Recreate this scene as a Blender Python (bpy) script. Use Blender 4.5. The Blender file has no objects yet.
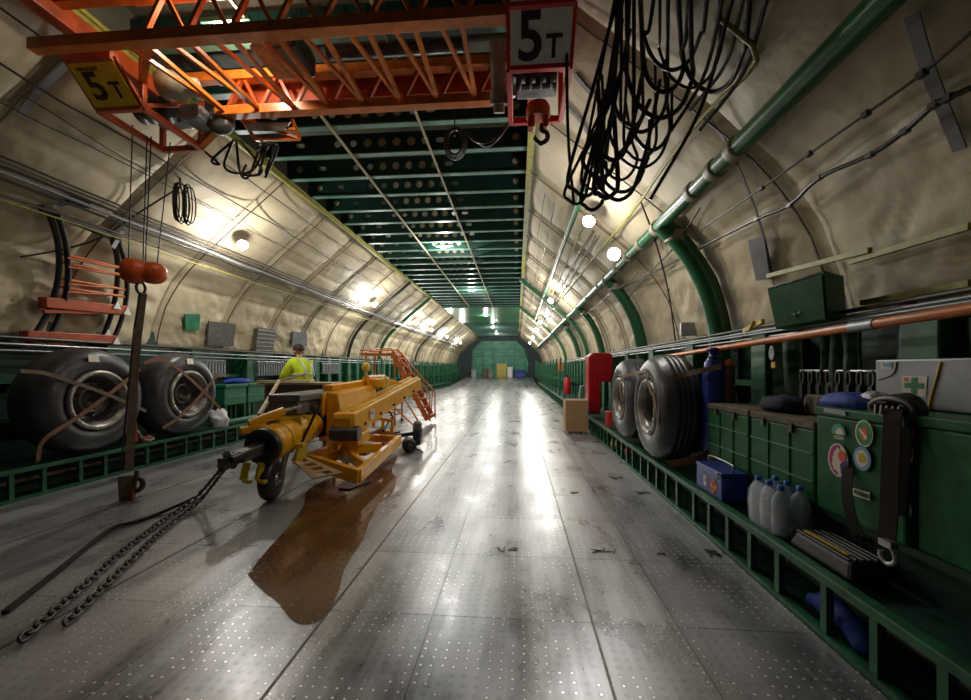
import bpy, bmesh, math, random
from mathutils import Vector as V, Matrix, noise
random.seed(7)
PI = math.pi
SC = bpy.context.scene
COL = SC.collection
# ------------------------------------------------------------------ camera
CX, H, F = 1.76, 1.35, 400.0
TH = math.atan(31.5/400)
cs, sn = math.cos(TH), math.sin(TH)
cd = bpy.data.cameras.new('camera'); cam = bpy.data.objects.new('camera', cd); COL.objects.link(cam)
cam.location = (CX, 0, H); cam.rotation_euler = (PI/2, 0, TH)
cd.sensor_width = 36; cd.lens = 400/971*36; cd.shift_y = 18.3/971; cd.clip_start = .05
SC.camera = cam
def ray(px, py):
    a = (px-485.5)/F
    return V((a*cs-sn, a*sn+cs, (368.3-py)/F))
O = V((CX, 0, H))
def U(px, py, t): return O + ray(px, py)*t              # point at depth t
def Wx(px, py, x): r = ray(px, py); return O + r*((x-CX)/r.x)
def Wy(px, py, y): r = ray(px, py); return O + r*(y/r.y)
def Wz(px, py, z): r = ray(px, py); return O + r*((z-H)/r.z)
# ------------------------------------------------------------------ hold cross-section (right side), half widths
PROF = [(4.2,1.72),(4.14,2.05),(4.02,2.4),(3.83,2.72),(3.56,3.03),(3.26,3.3),(2.95,3.56),(2.6,3.86),(2.28,4.12),(1.95,4.4)]
def prof(s):
    s = max(0, min(1, s))*(len(PROF)-1); i = min(int(s), len(PROF)-2); f = s-i
    return (PROF[i][0]*(1-f)+PROF[i+1][0]*f, PROF[i][1]*(1-f)+PROF[i+1][1]*f)
def xat(z):
    for (a, b), (c, d) in zip(PROF, PROF[1:]):
        if b <= z <= d: return a+(c-a)*(z-b)/(d-b)
    return PROF[0][0] if z < PROF[0][1] else PROF[-1][0]
def onwall(px, py, off=.06):
    r = ray(px, py); t = .5
    while t < 60:
        p = O+r*t
        if abs(p.x) > xat(p.z)-off or p.z > 4.38: return p
        t += .01
    return O+r*t
def pnormal(s):
    a = prof(s-.03); b = prof(s+.03)
    n = V((-(b[1]-a[1]), 0, (b[0]-a[0]))); n.normalize()
    return n            # points inwards for the right side
# ------------------------------------------------------------------ materials
def mat(name, c, rough=.5, metal=0., var=.18, sc=6., bump=.0, bsc=None, emit=None, es=0., trans=0., spec=None, stretch=None, stain=None, alpha=None):
    m = bpy.data.materials.new(name); m.use_nodes = True
    nt = m.node_tree; N = nt.nodes; L = nt.links; b = N['Principled BSDF']
    b.inputs['Roughness'].default_value = rough; b.inputs['Metallic'].default_value = metal
    if trans: b.inputs['Transmission Weight'].default_value = trans; b.inputs['IOR'].default_value = 1.2
    if alpha is not None: b.inputs['Alpha'].default_value = alpha
    if spec is not None: b.inputs['Specular IOR Level'].default_value = spec
    if emit:
        b.inputs['Emission Color'].default_value = (*emit, 1); b.inputs['Emission Strength'].default_value = es
    tc = N.new('ShaderNodeTexCoord'); src = tc.outputs['Object']
    if stretch:
        mp = N.new('ShaderNodeMapping'); mp.inputs['Scale'].default_value = stretch; L.new(src, mp.inputs['Vector']); src = mp.outputs['Vector']
    n = N.new('ShaderNodeTexNoise'); n.inputs['Scale'].default_value = sc; n.inputs['Detail'].default_value = 5; L.new(src, n.inputs['Vector'])
    cr = N.new('ShaderNodeValToRGB'); cr.color_ramp.elements[0].position = .3; cr.color_ramp.elements[1].position = .7
    cr.color_ramp.elements[0].color = (*[max(0, v*(1-var)) for v in c], 1); cr.color_ramp.elements[1].color = (*[min(1, v*(1+var)) for v in c], 1)
    L.new(n.outputs['Fac'], cr.inputs['Fac']); out = cr.outputs['Color']
    if stain:
        n2 = N.new('ShaderNodeTexNoise'); n2.inputs['Scale'].default_value = stain[1]; n2.inputs['Detail'].default_value = 8; n2.inputs['Roughness'].default_value = .7
        L.new(tc.outputs['Object'], n2.inputs['Vector'])
        c2 = N.new('ShaderNodeValToRGB'); c2.color_ramp.elements[0].position = stain[2]; c2.color_ramp.elements[1].position = stain[2]+.08
        L.new(n2.outputs['Fac'], c2.inputs['Fac'])
        mx = N.new('ShaderNodeMix'); mx.data_type = 'RGBA'; L.new(c2.outputs['Color'], mx.inputs[0]); L.new(out, mx.inputs[6]); mx.inputs[7].default_value = (*stain[0], 1)
        out = mx.outputs[2]
    L.new(out, b.inputs['Base Color'])
    if bump:
        n3 = N.new('ShaderNodeTexNoise'); n3.inputs['Scale'].default_value = bsc or sc*3; n3.inputs['Detail'].default_value = 4; L.new(src, n3.inputs['Vector'])
        bp = N.new('ShaderNodeBump'); bp.inputs['Strength'].default_value = bump; bp.inputs['Distance'].default_value = .02
        L.new(n3.outputs['Fac'], bp.inputs['Height']); L.new(bp.outputs['Normal'], b.inputs['Normal'])
    return m
M = {}
M['quilt'] = mat('cream_quilt', (.54,.46,.31), .6, var=.16, sc=1.3, bump=.55, bsc=4.5, stretch=(1,1,.6), stain=((.34,.24,.13), 2.6, .68))
M['strap_grey'] = mat('grey_tape', (.15,.155,.17), .5)
M['green'] = mat('green_paint', (.012,.105,.042), .45, var=.45, sc=9, stain=((.008,.04,.02), 5, .6))
M['green_dark'] = mat('dark_green_paint', (.006,.04,.025), .55, var=.4, sc=4)
M['green_web'] = mat('beam_green', (.006,.035,.026), .45, var=.3, sc=4)
M['green_flange'] = mat('flange_green', (.09,.22,.16), .4, var=.25, sc=9)
M['green_metal'] = mat('green_crate_paint', (.007,.105,.03), .5, var=.3, sc=11, stain=((.2,.3,.22), 22, .76), spec=.3)
M['green_pipe'] = mat('pipe_green', (.016,.11,.04), .3, var=.2, sc=8)
M['green_mesh'] = mat('green_padding', (.02,.2,.1), .55, var=.35, sc=7, bump=.6, bsc=9)
M['green_seat'] = mat('seat_green', (.008,.14,.065), .45, var=.2)
M['orange'] = mat('orange_paint', (.66,.17,.02), .35, var=.3, sc=8, stain=((.12,.02,.01), 9, .66))
M['orange_red'] = mat('red_orange_paint', (.42,.065,.012), .4, var=.3, sc=8)
M['orange_block'] = mat('hook_block_orange', (.62,.085,.01), .45, var=.2, sc=20)
M['yellow'] = mat('amber_yellow_paint', (.95,.42,.012), .36, var=.14, sc=9, stain=((.35,.13,.01), 12, .7))
M['yellow_strip'] = mat('olive_yellow_strip', (.32,.3,.05), .5, var=.3, sc=12)
M['lemon'] = mat('lemon_paint', (.7,.5,.03), .45, var=.15)
M['sign_yellow'] = mat('sign_yellow', (.85,.6,.03), .5, var=.12, sc=12)
M['sign_white'] = mat('sign_white', (.88,.86,.8), .5, var=.1, sc=12)
M['sign_brown'] = mat('sign_lettering', (.05,.012,.015), .5, var=.1)
M['black'] = mat('black_rubber', (.018,.018,.02), .45, var=.3, sc=14)
M['tyre'] = mat('tyre_rubber', (.045,.048,.054), .38, var=.3, sc=6, bump=.15, bsc=30)
M['cable'] = mat('cable_black', (.014,.013,.013), .35, var=.2)
M['cable_brown'] = mat('cable_brown', (.07,.05,.035), .5, var=.3)
M['steel'] = mat('bare_steel', (.42,.42,.42), .32, .8, var=.25, sc=12)
M['steel_dark'] = mat('dark_steel', (.1,.095,.09), .42, .7, var=.35, sc=14)
M['rim'] = mat('rim_steel', (.3,.28,.25), .38, .7, var=.35, sc=9)
M['grey'] = mat('grey_enamel', (.17,.17,.165), .42, .2, var=.15, sc=7)
M['lip_tan'] = mat('worn_tan_paint', (.62,.40,.22), .5, var=.25, sc=12)
M['alu'] = mat('dull_aluminium', (.3,.32,.35), .4, .45, var=.2, sc=4)
M['strap'] = mat('rust_webbing', (.20,.09,.05), .75, var=.25, sc=25)
M['strap_olive'] = mat('olive_webbing', (.15,.105,.07), .8, var=.3, sc=25)
M['strap_black'] = mat('black_webbing', (.018,.013,.011), .8, var=.3, sc=25)
M['hivis'] = mat('hi_vis_yellow', (.62,.82,.02), .6, var=.12, sc=8, bump=.4, bsc=9)
M['reflect'] = mat('reflective_tape', (.55,.57,.56), .35)
M['skin'] = mat('skin', (.45,.24,.16), .5)
M['hair'] = mat('dark_hair', (.03,.018,.012), .6)
M['trouser'] = mat('dark_trouser', (.03,.035,.05), .8)
M['wood'] = mat('pale_wood', (.50,.38,.25), .6, var=.25, sc=5, stretch=(1,12,12))
M['wood_dark'] = mat('brown_wood', (.10,.055,.035), .6, var=.25, sc=6)
M['card'] = mat('cardboard', (.52,.33,.17), .7, var=.1)
M['red'] = mat('red_paint', (.50,.008,.015), .3, var=.15)
M['red_bright'] = mat('bright_red', (.7,.03,.02), .35)
M['blue'] = mat('blue_paint', (.012,.035,.27), .35, var=.2)
M['blue_dark'] = mat('navy_cloth', (.012,.016,.05), .8, var=.3)
M['blue_cloth'] = mat('blue_cloth', (.02,.06,.38), .7, var=.3, bump=.5, bsc=12)
M['blue_cap'] = mat('blue_cap', (.02,.12,.55), .4)
M['water'] = mat('clear_plastic', (.66,.80,.95), .15, var=.08, trans=.35)
M['wrap'] = mat('plastic_wrap', (.85,.9,1.0), .15, alpha=.3)
M['label'] = mat('bottle_label', (.6,.6,.66), .5, var=.2, sc=20)
M['white'] = mat('white_plastic', (.7,.7,.7), .5, var=.1)
M['bag'] = mat('white_bag', (.62,.62,.63), .45, bump=.8, bsc=14)
M['beige'] = mat('beige_housing', (.3,.27,.19), .5, var=.3, sc=9)
M['rubber_grey'] = mat('grey_pad', (.12,.11,.105), .7, var=.4, sc=20, bump=.5, bsc=25)
M['lens'] = mat('lamp_lens', (1,1,1), .4, emit=(1,.98,.93), es=60)
M['teal'] = mat('teal_print', (.08,.36,.3), .5); M['magenta'] = mat('magenta_print', (.5,.01,.2), .5)
M['purple'] = mat('purple_print', (.1,.02,.3), .5); M['petal'] = mat('coral_print', (.75,.1,.04), .5)
M['cream'] = mat('cream_print', (.75,.7,.58), .5, var=.05); M['green_print'] = mat('green_print', (.01,.25,.05), .5)
M['blue_print'] = mat('blue_print', (.05,.08,.4), .5); M['gold'] = mat('gold_print', (.6,.42,.05), .5); M['ink'] = mat('ink_print', (.03,.03,.04), .6)
M['hazard'] = mat('hazard_orange_print', (.85,.2,.02), .5); M['sky_print'] = mat('pale_blue_print', (.2,.4,.62), .5)
M['back'] = mat('end_wall_green', (.035,.24,.14), .45, var=.35, sc=1.6, bump=.7, bsc=2.5)
M['back_dark'] = mat('end_wall_dark', (.02,.045,.05), .6, var=.4, sc=3)
M['door'] = mat('ochre_door', (.5,.4,.08), .5)
M['skinroof'] = mat('roof_skin', (.10,.10,.07), .6, var=.25, sc=2, stretch=(14,.6,1))
M['tan'] = mat('tan_disc', (.42,.36,.22), .6, var=.2)
M['olive'] = mat('olive_canvas', (.12,.1,.06), .8, bump=.6, bsc=14)
M['canvas'] = mat('dark_green_canvas', (.018,.06,.025), .7, var=.4, sc=5, bump=.8, bsc=8)
# floor: metal plates, tie-down studs, random lighter lanes along the hold
def floor_mat():
    m = bpy.data.materials.new('metal_floor'); m.use_nodes = True; nt = m.node_tree; N = nt.nodes; L = nt.links; b = N['Principled BSDF']
    tc = N.new('ShaderNodeTexCoord'); o = tc.outputs['Object']
    def noi(sc, stretch=None, det=6):
        s = o
        if stretch:
            mp = N.new('ShaderNodeMapping'); mp.inputs['Scale'].default_value = stretch; L.new(o, mp.inputs['Vector']); s = mp.outputs['Vector']
        n = N.new('ShaderNodeTexNoise'); n.inputs['Scale'].default_value = sc; n.inputs['Detail'].default_value = det; n.inputs['Roughness'].default_value = .62; L.new(s, n.inputs['Vector']); return n.outputs['Fac']
    def ramp(f, p0, c0, p1, c1):
        r = N.new('ShaderNodeValToRGB'); e = r.color_ramp.elements; e[0].position = p0; e[1].position = p1; e[0].color = (*c0, 1); e[1].color = (*c1, 1); L.new(f, r.inputs['Fac']); return r.outputs['Color']
    def mix(f, a, c, t='MIX'):
        x = N.new('ShaderNodeMix'); x.data_type = 'RGBA'; x.blend_type = t
        if isinstance(f, float): x.inputs[0].default_value = f
        else: L.new(f, x.inputs[0])
        for s, i in ((a, 6), (c, 7)):
            if isinstance(s, tuple): x.inputs[i].default_value = (*s, 1)
            else: L.new(s, x.inputs[i])
        return x.outputs[2]
    def math_(op, a, v=None):
        x = N.new('ShaderNodeMath'); x.operation = op; L.new(a, x.inputs[0])
        if v is not None:
            if isinstance(v, (int, float)): x.inputs[1].default_value = v
            else: L.new(v, x.inputs[1])
        return x.outputs[0]
    lane = noi(1.0, (2.2, .12, 1)); scuff = noi(2.0, (1.5, .8, 1))
    base = ramp(lane, .40, (.20,.20,.215), .60, (.62,.62,.65))
    base = mix(ramp(scuff, .4, (0,0,0), .75, (.8,.8,.8)), base, (.6,.61,.63))
    # plates
    br = N.new('ShaderNodeTexBrick'); br.inputs['Scale'].default_value = 1; br.inputs['Brick Width'].default_value = 1.3; br.inputs['Row Height'].default_value = .72
    br.inputs['Mortar Size'].default_value = .003; br.inputs['Mortar'].default_value = (.25,.25,.25,1); br.inputs['Color1'].default_value = (1,1,1,1); br.inputs['Color2'].default_value = (.8,.8,.82,1); br.offset = 0
    L.new(o, br.inputs['Vector'])
    base = mix(1.0, base, br.outputs['Color'], 'MULTIPLY')
    vo = N.new('ShaderNodeTexVoronoi'); vo.voronoi_dimensions = '2D'; vo.inputs['Scale'].default_value = 19; vo.inputs['Randomness'].default_value = 0.12; L.new(o, vo.inputs['Vector'])
    dot = math_('LESS_THAN', vo.outputs['Distance'], .125)
    ring = math_('LESS_THAN', vo.outputs['Distance'], .24)
    sel = math_('GREATER_THAN', noi(3.0), .5)
    base = mix(math_('MULTIPLY', ring, .2), base, (.05,.05,.055))
    base = mix(math_('MULTIPLY', dot, sel), base, (.95,.95,.97))
    L.new(base, b.inputs['Base Color'])
    b.inputs['Metallic'].default_value = .5
    rr = N.new('ShaderNodeMapRange'); L.new(scuff, rr.inputs['Value']); rr.inputs['From Min'].default_value = .3; rr.inputs['From Max'].default_value = .7; rr.inputs['To Min'].default_value = .22; rr.inputs['To Max'].default_value = .42
    L.new(rr.outputs[0], b.inputs['Roughness'])
    bp = N.new('ShaderNodeBump'); bp.inputs['Strength'].default_value = .35; bp.inputs['Distance'].default_value = .01
    hh = math_('ADD', math_('MULTIPLY', noi(3.0, (1, .6, 1)), .8), math_('MULTIPLY', dot, .25))
    L.new(hh, bp.inputs['Height']); L.new(bp.outputs['Normal'], b.inputs['Normal'])
    return m
M['floor'] = floor_mat()
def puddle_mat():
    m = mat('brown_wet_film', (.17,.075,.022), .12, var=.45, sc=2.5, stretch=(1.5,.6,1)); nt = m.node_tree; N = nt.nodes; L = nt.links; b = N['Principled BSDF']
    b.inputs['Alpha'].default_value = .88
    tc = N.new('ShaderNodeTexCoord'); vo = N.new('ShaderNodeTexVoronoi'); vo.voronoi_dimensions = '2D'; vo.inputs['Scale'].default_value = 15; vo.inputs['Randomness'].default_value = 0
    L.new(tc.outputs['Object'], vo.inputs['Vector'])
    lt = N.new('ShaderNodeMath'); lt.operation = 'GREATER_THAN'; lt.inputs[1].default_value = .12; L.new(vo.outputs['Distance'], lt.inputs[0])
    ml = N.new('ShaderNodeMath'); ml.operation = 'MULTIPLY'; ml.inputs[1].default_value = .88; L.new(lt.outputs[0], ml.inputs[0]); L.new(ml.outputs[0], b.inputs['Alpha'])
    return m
M['puddle'] = puddle_mat()
# ------------------------------------------------------------------ mesh builder
class MB:
    def __init__(s): s.v = []; s.f = []; s.sm = []; s.mi = []; s.cur = 0
    def add(s, vs, fs, smooth=False):
        o = len(s.v); s.v += [V(p) for p in vs]
        for f in fs: s.f.append([o+i for i in f]); s.sm.append(smooth); s.mi.append(s.cur)
        return s
    def box(s, c, d, R=None):
        c = V(c); vs = []
        for i in (-.5, .5):
            for j in (-.5, .5):
                for k in (-.5, .5):
                    p = V((i*d[0], j*d[1], k*d[2])); vs.append(c+(R @ p if R else p))
        return s.add(vs, [(0,1,3,2),(4,6,7,5),(0,4,5,1),(2,3,7,6),(0,2,6,4),(1,5,7,3)])
    def bb(s, a, b): return s.box([(a[i]+b[i])/2 for i in range(3)], [abs(a[i]-b[i]) for i in range(3)])
    def hexa(s, b, t): # 4 bottom, 4 top
        return s.add(list(b)+list(t), [(3,2,1,0),(4,5,6,7),(0,1,5,4),(1,2,6,5),(2,3,7,6),(3,0,4,7)])
    def beam(s, a, b, w, h, w2=None, h2=None, up=(0,0,1)):
        a, b = V(a), V(b); d = (b-a).normalized(); u = V(up)
        if abs(d.dot(u)) > .98: u = V((0,1,0))
        r = d.cross(u).normalized(); u = r.cross(d).normalized(); w2 = w if w2 is None else w2; h2 = h if h2 is None else h2
        A = [a+r*i*w/2+u*j*h/2 for i, j in ((-1,-1),(1,-1),(1,1),(-1,1))]; B = [b+r*i*w2/2+u*j*h2/2 for i, j in ((-1,-1),(1,-1),(1,1),(-1,1))]
        return s.hexa(A, B)
    def tube(s, pts, r, n=8, closed=False):
        pts = [V(p) for p in pts]; m = len(pts); vs = []; fs = []; pr = None
        for i, p in enumerate(pts):
            if closed: d = pts[(i+1) % m]-pts[i-1]
            else: d = pts[min(i+1, m-1)]-pts[max(i-1, 0)]
            if d.length < 1e-9: d = V((0,0,1))
            d.normalize()
            if pr is None: u = V((0,0,1)) if abs(d.z) < .9 else V((1,0,0)); pr = d.cross(u).normalized()
            pr = (pr-d*pr.dot(d)); pr = pr.normalized() if pr.length > 1e-6 else d.orthogonal().normalized(); q = d.cross(pr)
            rr = r[i] if isinstance(r, (list, tuple)) else r
            for k in range(n): a = 2*PI*k/n; vs.append(p+(pr*math.cos(a)+q*math.sin(a))*rr)
        for i in range(m if closed else m-1):
            j = (i+1) % m
            for k in range(n): fs.append((i*n+k, i*n+(k+1) % n, j*n+(k+1) % n, j*n+k))
        s.add(vs, fs, True)
        if not closed: s.add(vs[:n], [tuple(reversed(range(n)))]); s.add(vs[-n:], [tuple(range(n))])
        return s
    def lathe(s, o, ax, pr, n=40, caps=True):
        o = V(o); ax = V(ax).normalized(); u = ax.orthogonal().normalized(); w = ax.cross(u); vs = []; fs = []
        for r, h in pr:
            for k in range(n): a = 2*PI*k/n; vs.append(o+ax*h+(u*math.cos(a)+w*math.sin(a))*r)
        for i in range(len(pr)-1):
            for k in range(n): fs.append((i*n+k, i*n+(k+1) % n, (i+1)*n+(k+1) % n, (i+1)*n+k))
        s.add(vs, fs, True)
        if caps:
            if pr[0][0] > 1e-4: s.add(vs[:n], [tuple(reversed(range(n)))])
            if pr[-1][0] > 1e-4: s.add(vs[-n:], [tuple(range(n))])
        return s
    def cyl(s, a, b, r, n=20, r2=None):
        a, b = V(a), V(b); return s.lathe(a, b-a, [(r, 0), (r if r2 is None else r2, (b-a).length)], n)
    def ribbon(s, pts, w, th=.004, side=None):
        # flat webbing along pts; w width, side = preferred width direction
        pts = [V(p) for p in pts]; m = len(pts); vs = []
        for i, p in enumerate(pts):
            d = (pts[min(i+1, m-1)]-pts[max(i-1, 0)]).normalized(); sd = V(side) if side else V((0,1,0))
            sd = (sd-d*sd.dot(d)).normalized(); nn = d.cross(sd)
            for a, b in ((-1,-1),(1,-1),(1,1),(-1,1)): vs.append(p+sd*a*w/2+nn*b*th/2)
        fs = [(3,2,1,0), tuple(4*(m-1)+k for k in range(4))]
        for i in range(m-1):
            for k in range(4): fs.append((4*i+k, 4*i+(k+1) % 4, 4*i+4+(k+1) % 4, 4*i+4+k))
        return s.add(vs, fs)
    def prism(s, pts, ext):
        pts = [V(p) for p in pts]; n = len(pts); ext = V(ext)
        return s.add(pts+[p+ext for p in pts], [tuple(reversed(range(n))), tuple(range(n, 2*n))]+[(i, (i+1) % n, n+(i+1) % n, n+i) for i in range(n)])
    def build(s, name, m, parent=None, bevel=0, origin=None, sub=0):
        me = bpy.data.meshes.new(name)
        wl = V((0,0,0)); q = parent
        while q: wl += q.location; q = q.parent
        if parent: og = V((0,0,0))
        elif origin is not None: og = V(origin)
        else:
            lo = [min(p[i] for p in s.v) for i in range(3)]; hi = [max(p[i] for p in s.v) for i in range(3)]
            og = V(((lo[0]+hi[0])/2, (lo[1]+hi[1])/2, lo[2]))
        me.from_pydata([tuple(p-wl-og) for p in s.v], [], s.f)
        me.polygons.foreach_set('use_smooth', s.sm); me.polygons.foreach_set('material_index', s.mi)
        for x in (m if isinstance(m, (list, tuple)) else [m]): me.materials.append(M[x])
        bm = bmesh.new(); bm.from_mesh(me); bmesh.ops.recalc_face_normals(bm, faces=bm.faces); bm.to_mesh(me); bm.free()
        me.update()
        o = bpy.data.objects.new(name, me); COL.objects.link(o); o.parent = parent; o.location = og
        if bevel: b = o.modifiers.new('bevel', 'BEVEL'); b.width = bevel; b.segments = 2; b.limit_method = 'ANGLE'; b.angle_limit = 1.0
        if sub: b = o.modifiers.new('sub', 'SUBSURF'); b.levels = b.render_levels = sub
        return o
def tag(o, label, cat, group=None, kind=None):
    o['label'] = label; o['category'] = cat
    if group: o['group'] = group
    if kind: o['kind'] = kind
    return o
def thing(name, loc, label, cat, group=None):
    o = bpy.data.objects.new(name, None); COL.objects.link(o); o.location = loc; o.empty_display_size = .1
    return tag(o, label, cat, group)
def struct(o): o['kind'] = 'structure'; return o
def kids(o): return [c for c in bpy.data.objects if c.parent == o]
def dup(o, loc, label=None, parent=None, rotz=None):
    c = o.copy(); COL.objects.link(c); c.parent = parent
    if loc is not None: c.location = loc
    if rotz is not None: c.rotation_euler.z = rotz
    if label: c['label'] = label
    for k in kids(o): dup(k, None, None, c)
    return c
def curve_pts(ps, n=8):
    ps = [V(p) for p in ps]; out = []
    P = [ps[0]*2-ps[1]]+ps+[ps[-1]*2-ps[-2]]
    for i in range(1, len(P)-2):
        for k in range(n):
            t = k/n; a, b, c, d = P[i-1:i+3]
            out.append(.5*((2*b)+(c-a)*t+(2*a-5*b+4*c-d)*t*t+(3*b-a-3*c+d)*t**3))
    return out+[ps[-1]]
def sag(a, b, s, n=10):
    a, b = V(a), V(b); return [a.lerp(b, i/n)-V((0,0,s*4*(i/n)*(1-i/n))) for i in range(n+1)]
def text(name, st, size, org, right, up, m, parent, th=.002, align='CENTER', sx=1.0):
    c = bpy.data.curves.new(name, 'FONT'); c.body = st; c.size = size; c.extrude = th; c.align_x = align; c.align_y = 'CENTER'; c.offset = size*.022
    t = bpy.data.objects.new(name+'_tmp', c); COL.objects.link(t); bpy.context.view_layer.update()
    me = bpy.data.meshes.new_from_object(t.evaluated_get(bpy.context.evaluated_depsgraph_get()))
    bpy.data.objects.remove(t); right = V(right).normalized(); up = V(up).normalized(); nn = right.cross(up)
    wl = V((0,0,0)); q = parent
    while q: wl += q.location; q = q.parent
    for v in me.vertices: v.co = V(org)+right*v.co.x*sx+up*v.co.y+nn*v.co.z-wl
    me.materials.clear(); me.materials.append(M[m]); me.name = name
    o = bpy.data.objects.new(name, me); COL.objects.link(o); o.parent = parent; return o
def disc(mb, c, right, up, rx, ry, n=28, th=.002, a0=0, a1=2*PI):
    c, right, up = V(c), V(right).normalized(), V(up).normalized(); nn = right.cross(up)
    k = n+1 if a1-a0 < 6.2 else n
    pts = [c+right*rx*math.cos(a0+(a1-a0)*i/n)+up*ry*math.sin(a0+(a1-a0)*i/n) for i in range(k)]
    mb.prism(pts, nn*th)
Y0, Y1 = -3.0, 39.0
# ================================================================== FLOOR
def fz(y): return 0 if y < 30 else .5*((y-30)/9.0)
mb = MB()
ys = [Y0, 0, 10, 20, 30, 33, 36, Y1]
for a, b in zip(ys, ys[1:]): mb.add([(-3.27,a,fz(a)),(3.27,a,fz(a)),(3.27,b,fz(b)),(-3.27,b,fz(b))], [(0,1,2,3)])
for a, b in zip(ys, ys[1:]): mb.add([(-3.27,a,-.1),(3.27,a,-.1),(3.27,b,-.1),(-3.27,b,-.1)], [(3,2,1,0)])
floor = struct(mb.build('floor', 'floor', origin=(0,0,0)))
# scuffed tie-down sockets in the floor
for px, py, w, h in [(719,552,.16,.10),(634,454,.16,.1),(646,493,.14,.07),(617,478,.1,.1),(597,442,.1,.1),(575,493,.06,.05),(604,551,.13,.03),(661,554,.07,.03),(505,549,.12,.03)]:
    p = Wz(px, py, 0); mb = MB()
    for k in range(7):
        q = p+V((random.uniform(-1,1)*w*.6, random.uniform(-1,1)*h*.6, 0)); a = random.uniform(0,3)
        disc(mb, q+V((0,0,.001)), (math.cos(a), math.sin(a), 0), (-math.sin(a), math.cos(a), 0), w*random.uniform(.15,.4), h*random.uniform(.1,.3), 9, .003)
    mb.build('floor_gouge', 'steel_dark', floor)
for x in (-2.16, -.72, .72, 2.16):
    mb = MB(); mb.bb((x-.006,Y0,.0005),(x+.006,30,.003)); mb.build('seam_strip', 'steel_dark', floor)
# side troughs (below the sills) and lower side walls
for sd, nm in ((-1,'left'),(1,'right')):
    mb = MB()
    mb.bb((sd*3.28,Y0,-.1),(sd*4.3,Y1,-.02))
    struct(mb.build('trim_%d' % (1 if sd < 0 else 2), 'green_dark', origin=(0,0,0)))
# ================================================================== WALLS
def lining(sd):
    NY, NS = 840, 84; vs = []; fs = []
    for i in range(NY+1):
        y = Y0+(Y1-Y0)*i/NY
        for j in range(NS+1):
            s = j/NS; x, z = prof(s); n = pnormal(s)
            fy = abs(math.sin(PI*(y-.35)/1.45)); fs_ = abs(math.sin(PI*s*3.0))
            b = .13*(fy**.42)*(.55+.45*fs_**.4)-.07
            wr = noise.noise(V((x*3*sd+9, y*1.3, z*4)))*.018; low = math.exp(-((z-2.1)/.6)**2)*(1 if sd < 0 else .5)
            for q_, (fa_, fb_, am) in enumerate(((1.3,2.6,.010),(5.5,6.5,.012),(11.0,13,.006))):
                u_ = y*fa_+z*fb_; v_ = (z*fa_-y*fb_)*.42+q_*5
                wr += am*(1-abs(noise.noise(V((u_, v_, sd*3.1+q_))))*3.2)*min(1,fy*2.2)*(.25+1.5*low)
            if sd > 0: b *= .7
            b = b+wr-.03
            vs.append((sd*(x+n.x*b), y, z+n.z*b))
    for i in range(NY):
        for j in range(NS):
            a = i*(NS+1)+j; fs.append((a, a+1, a+NS+2, a+NS+1))
    mb = MB(); mb.add(vs, fs, True)
    return mb
WALL = {}
for sd, nm in ((-1,'left'),(1,'right')):
    w = struct(lining(sd).build('wall_'+nm, 'quilt', origin=(0,0,0))); WALL[sd] = w
    mb = MB(); mb.bb((sd*4.24,Y0,-.1),(sd*4.34,Y1,1.95)); mb.build('lower_panel', 'green_dark', w)
    # frame posts behind the sills
    k = 0; y = .9
    while y < 38.5:
        mb = MB(); mb.bb((sd*4.02,y-.07,-.02),(sd*4.24,y+.07,1.72)); mb.bb((sd*3.93,y-.11,-.02),(sd*4.02,y+.11,1.68))
        mb.build('frame_post', 'green', w, bevel=.01); y += 1.45/2 if y > 9 else 1.45
    # stringers
    for z in (.75, 1.2):
        mb = MB(); mb.bb((sd*4.1,Y0,z-.03),(sd*4.2,Y1,z+.03)); mb.build('stringer', 'green', w)
    # cross seams over the quilting
    for i in range(27):
        y = .35+1.45*i; 
        if True:
            pts = [];
            for j in range(15):
                s = j/14; x, z = prof(s); n = pnormal(s); pts.append(V((sd*(x+n.x*.03), y, z+n.z*.03)))
            mb = MB(); mb.ribbon(pts, .014 if y < 10 else .05, .012, (0,1,0)); mb.build('seam_tape', 'cable_brown', w)
# ================================================================== CEILING
mb = MB(); mb.bb((-2.05,Y0,4.78),(2.05,Y1,4.86))
for sd in (-1,1): mb.bb((sd*1.95,Y0,4.36),(sd*2.05,Y1,4.8))
ceil = struct(mb.build('ceiling', 'skinroof', origin=(0,0,0)))
def beam_web(y, holes):
    mb = MB(); z0, z1 = 4.40, 4.70; zc = 4.56; xs = []
    holes = sorted(holes); hw = .085; n = 10
    # front sheet split in cells, each with a polygonal hole
    edges = [-1.95]
    for c, r, l in holes: edges += [c-hw-l, c+hw+l]
    edges.append(1.95)
    for k in range(0, len(edges), 2):
        a, b = edges[k], edges[k+1]
        if b > a: mb.bb((a,y-.004,z0),(b,y+.004,z1))
    for c, r, l in holes:
        a, b = c-hw-l, c+hw+l
        outer = [(b,zc),(b,z1),(c+l,z1),(c-l,z1),(a,z1),(a,zc),(a,z0),(c-l,z0),(c+l,z0),(b,z0)]
        inner = [(c+l+r,zc),(c+l+r*.7,zc+r*.7),(c+l,zc+r),(c-l,zc+r),(c-l-r*.7,zc+r*.7),(c-l-r,zc),(c-l-r*.7,zc-r*.7),(c-l,zc-r),(c+l,zc-r),(c+l+r*.7,zc-r*.7)]
        vs = [(x,y,z) for x, z in outer+inner]
        mb.add(vs, [(i, (i+1) % 10, 10+(i+1) % 10, 10+i) for i in range(10)])
    return mb
HO = [(-1.74,.055,0),(-1.36,.035,.03),(-.80,.05,0),(-.57,.05,0),(-.36,.062,0),(-.15,.062,0),(.06,.062,0),(.27,.062,0),(.47,.055,0),(.69,.035,.03),(1.74,.055,0)]
y = 2.25; bw = None
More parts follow.
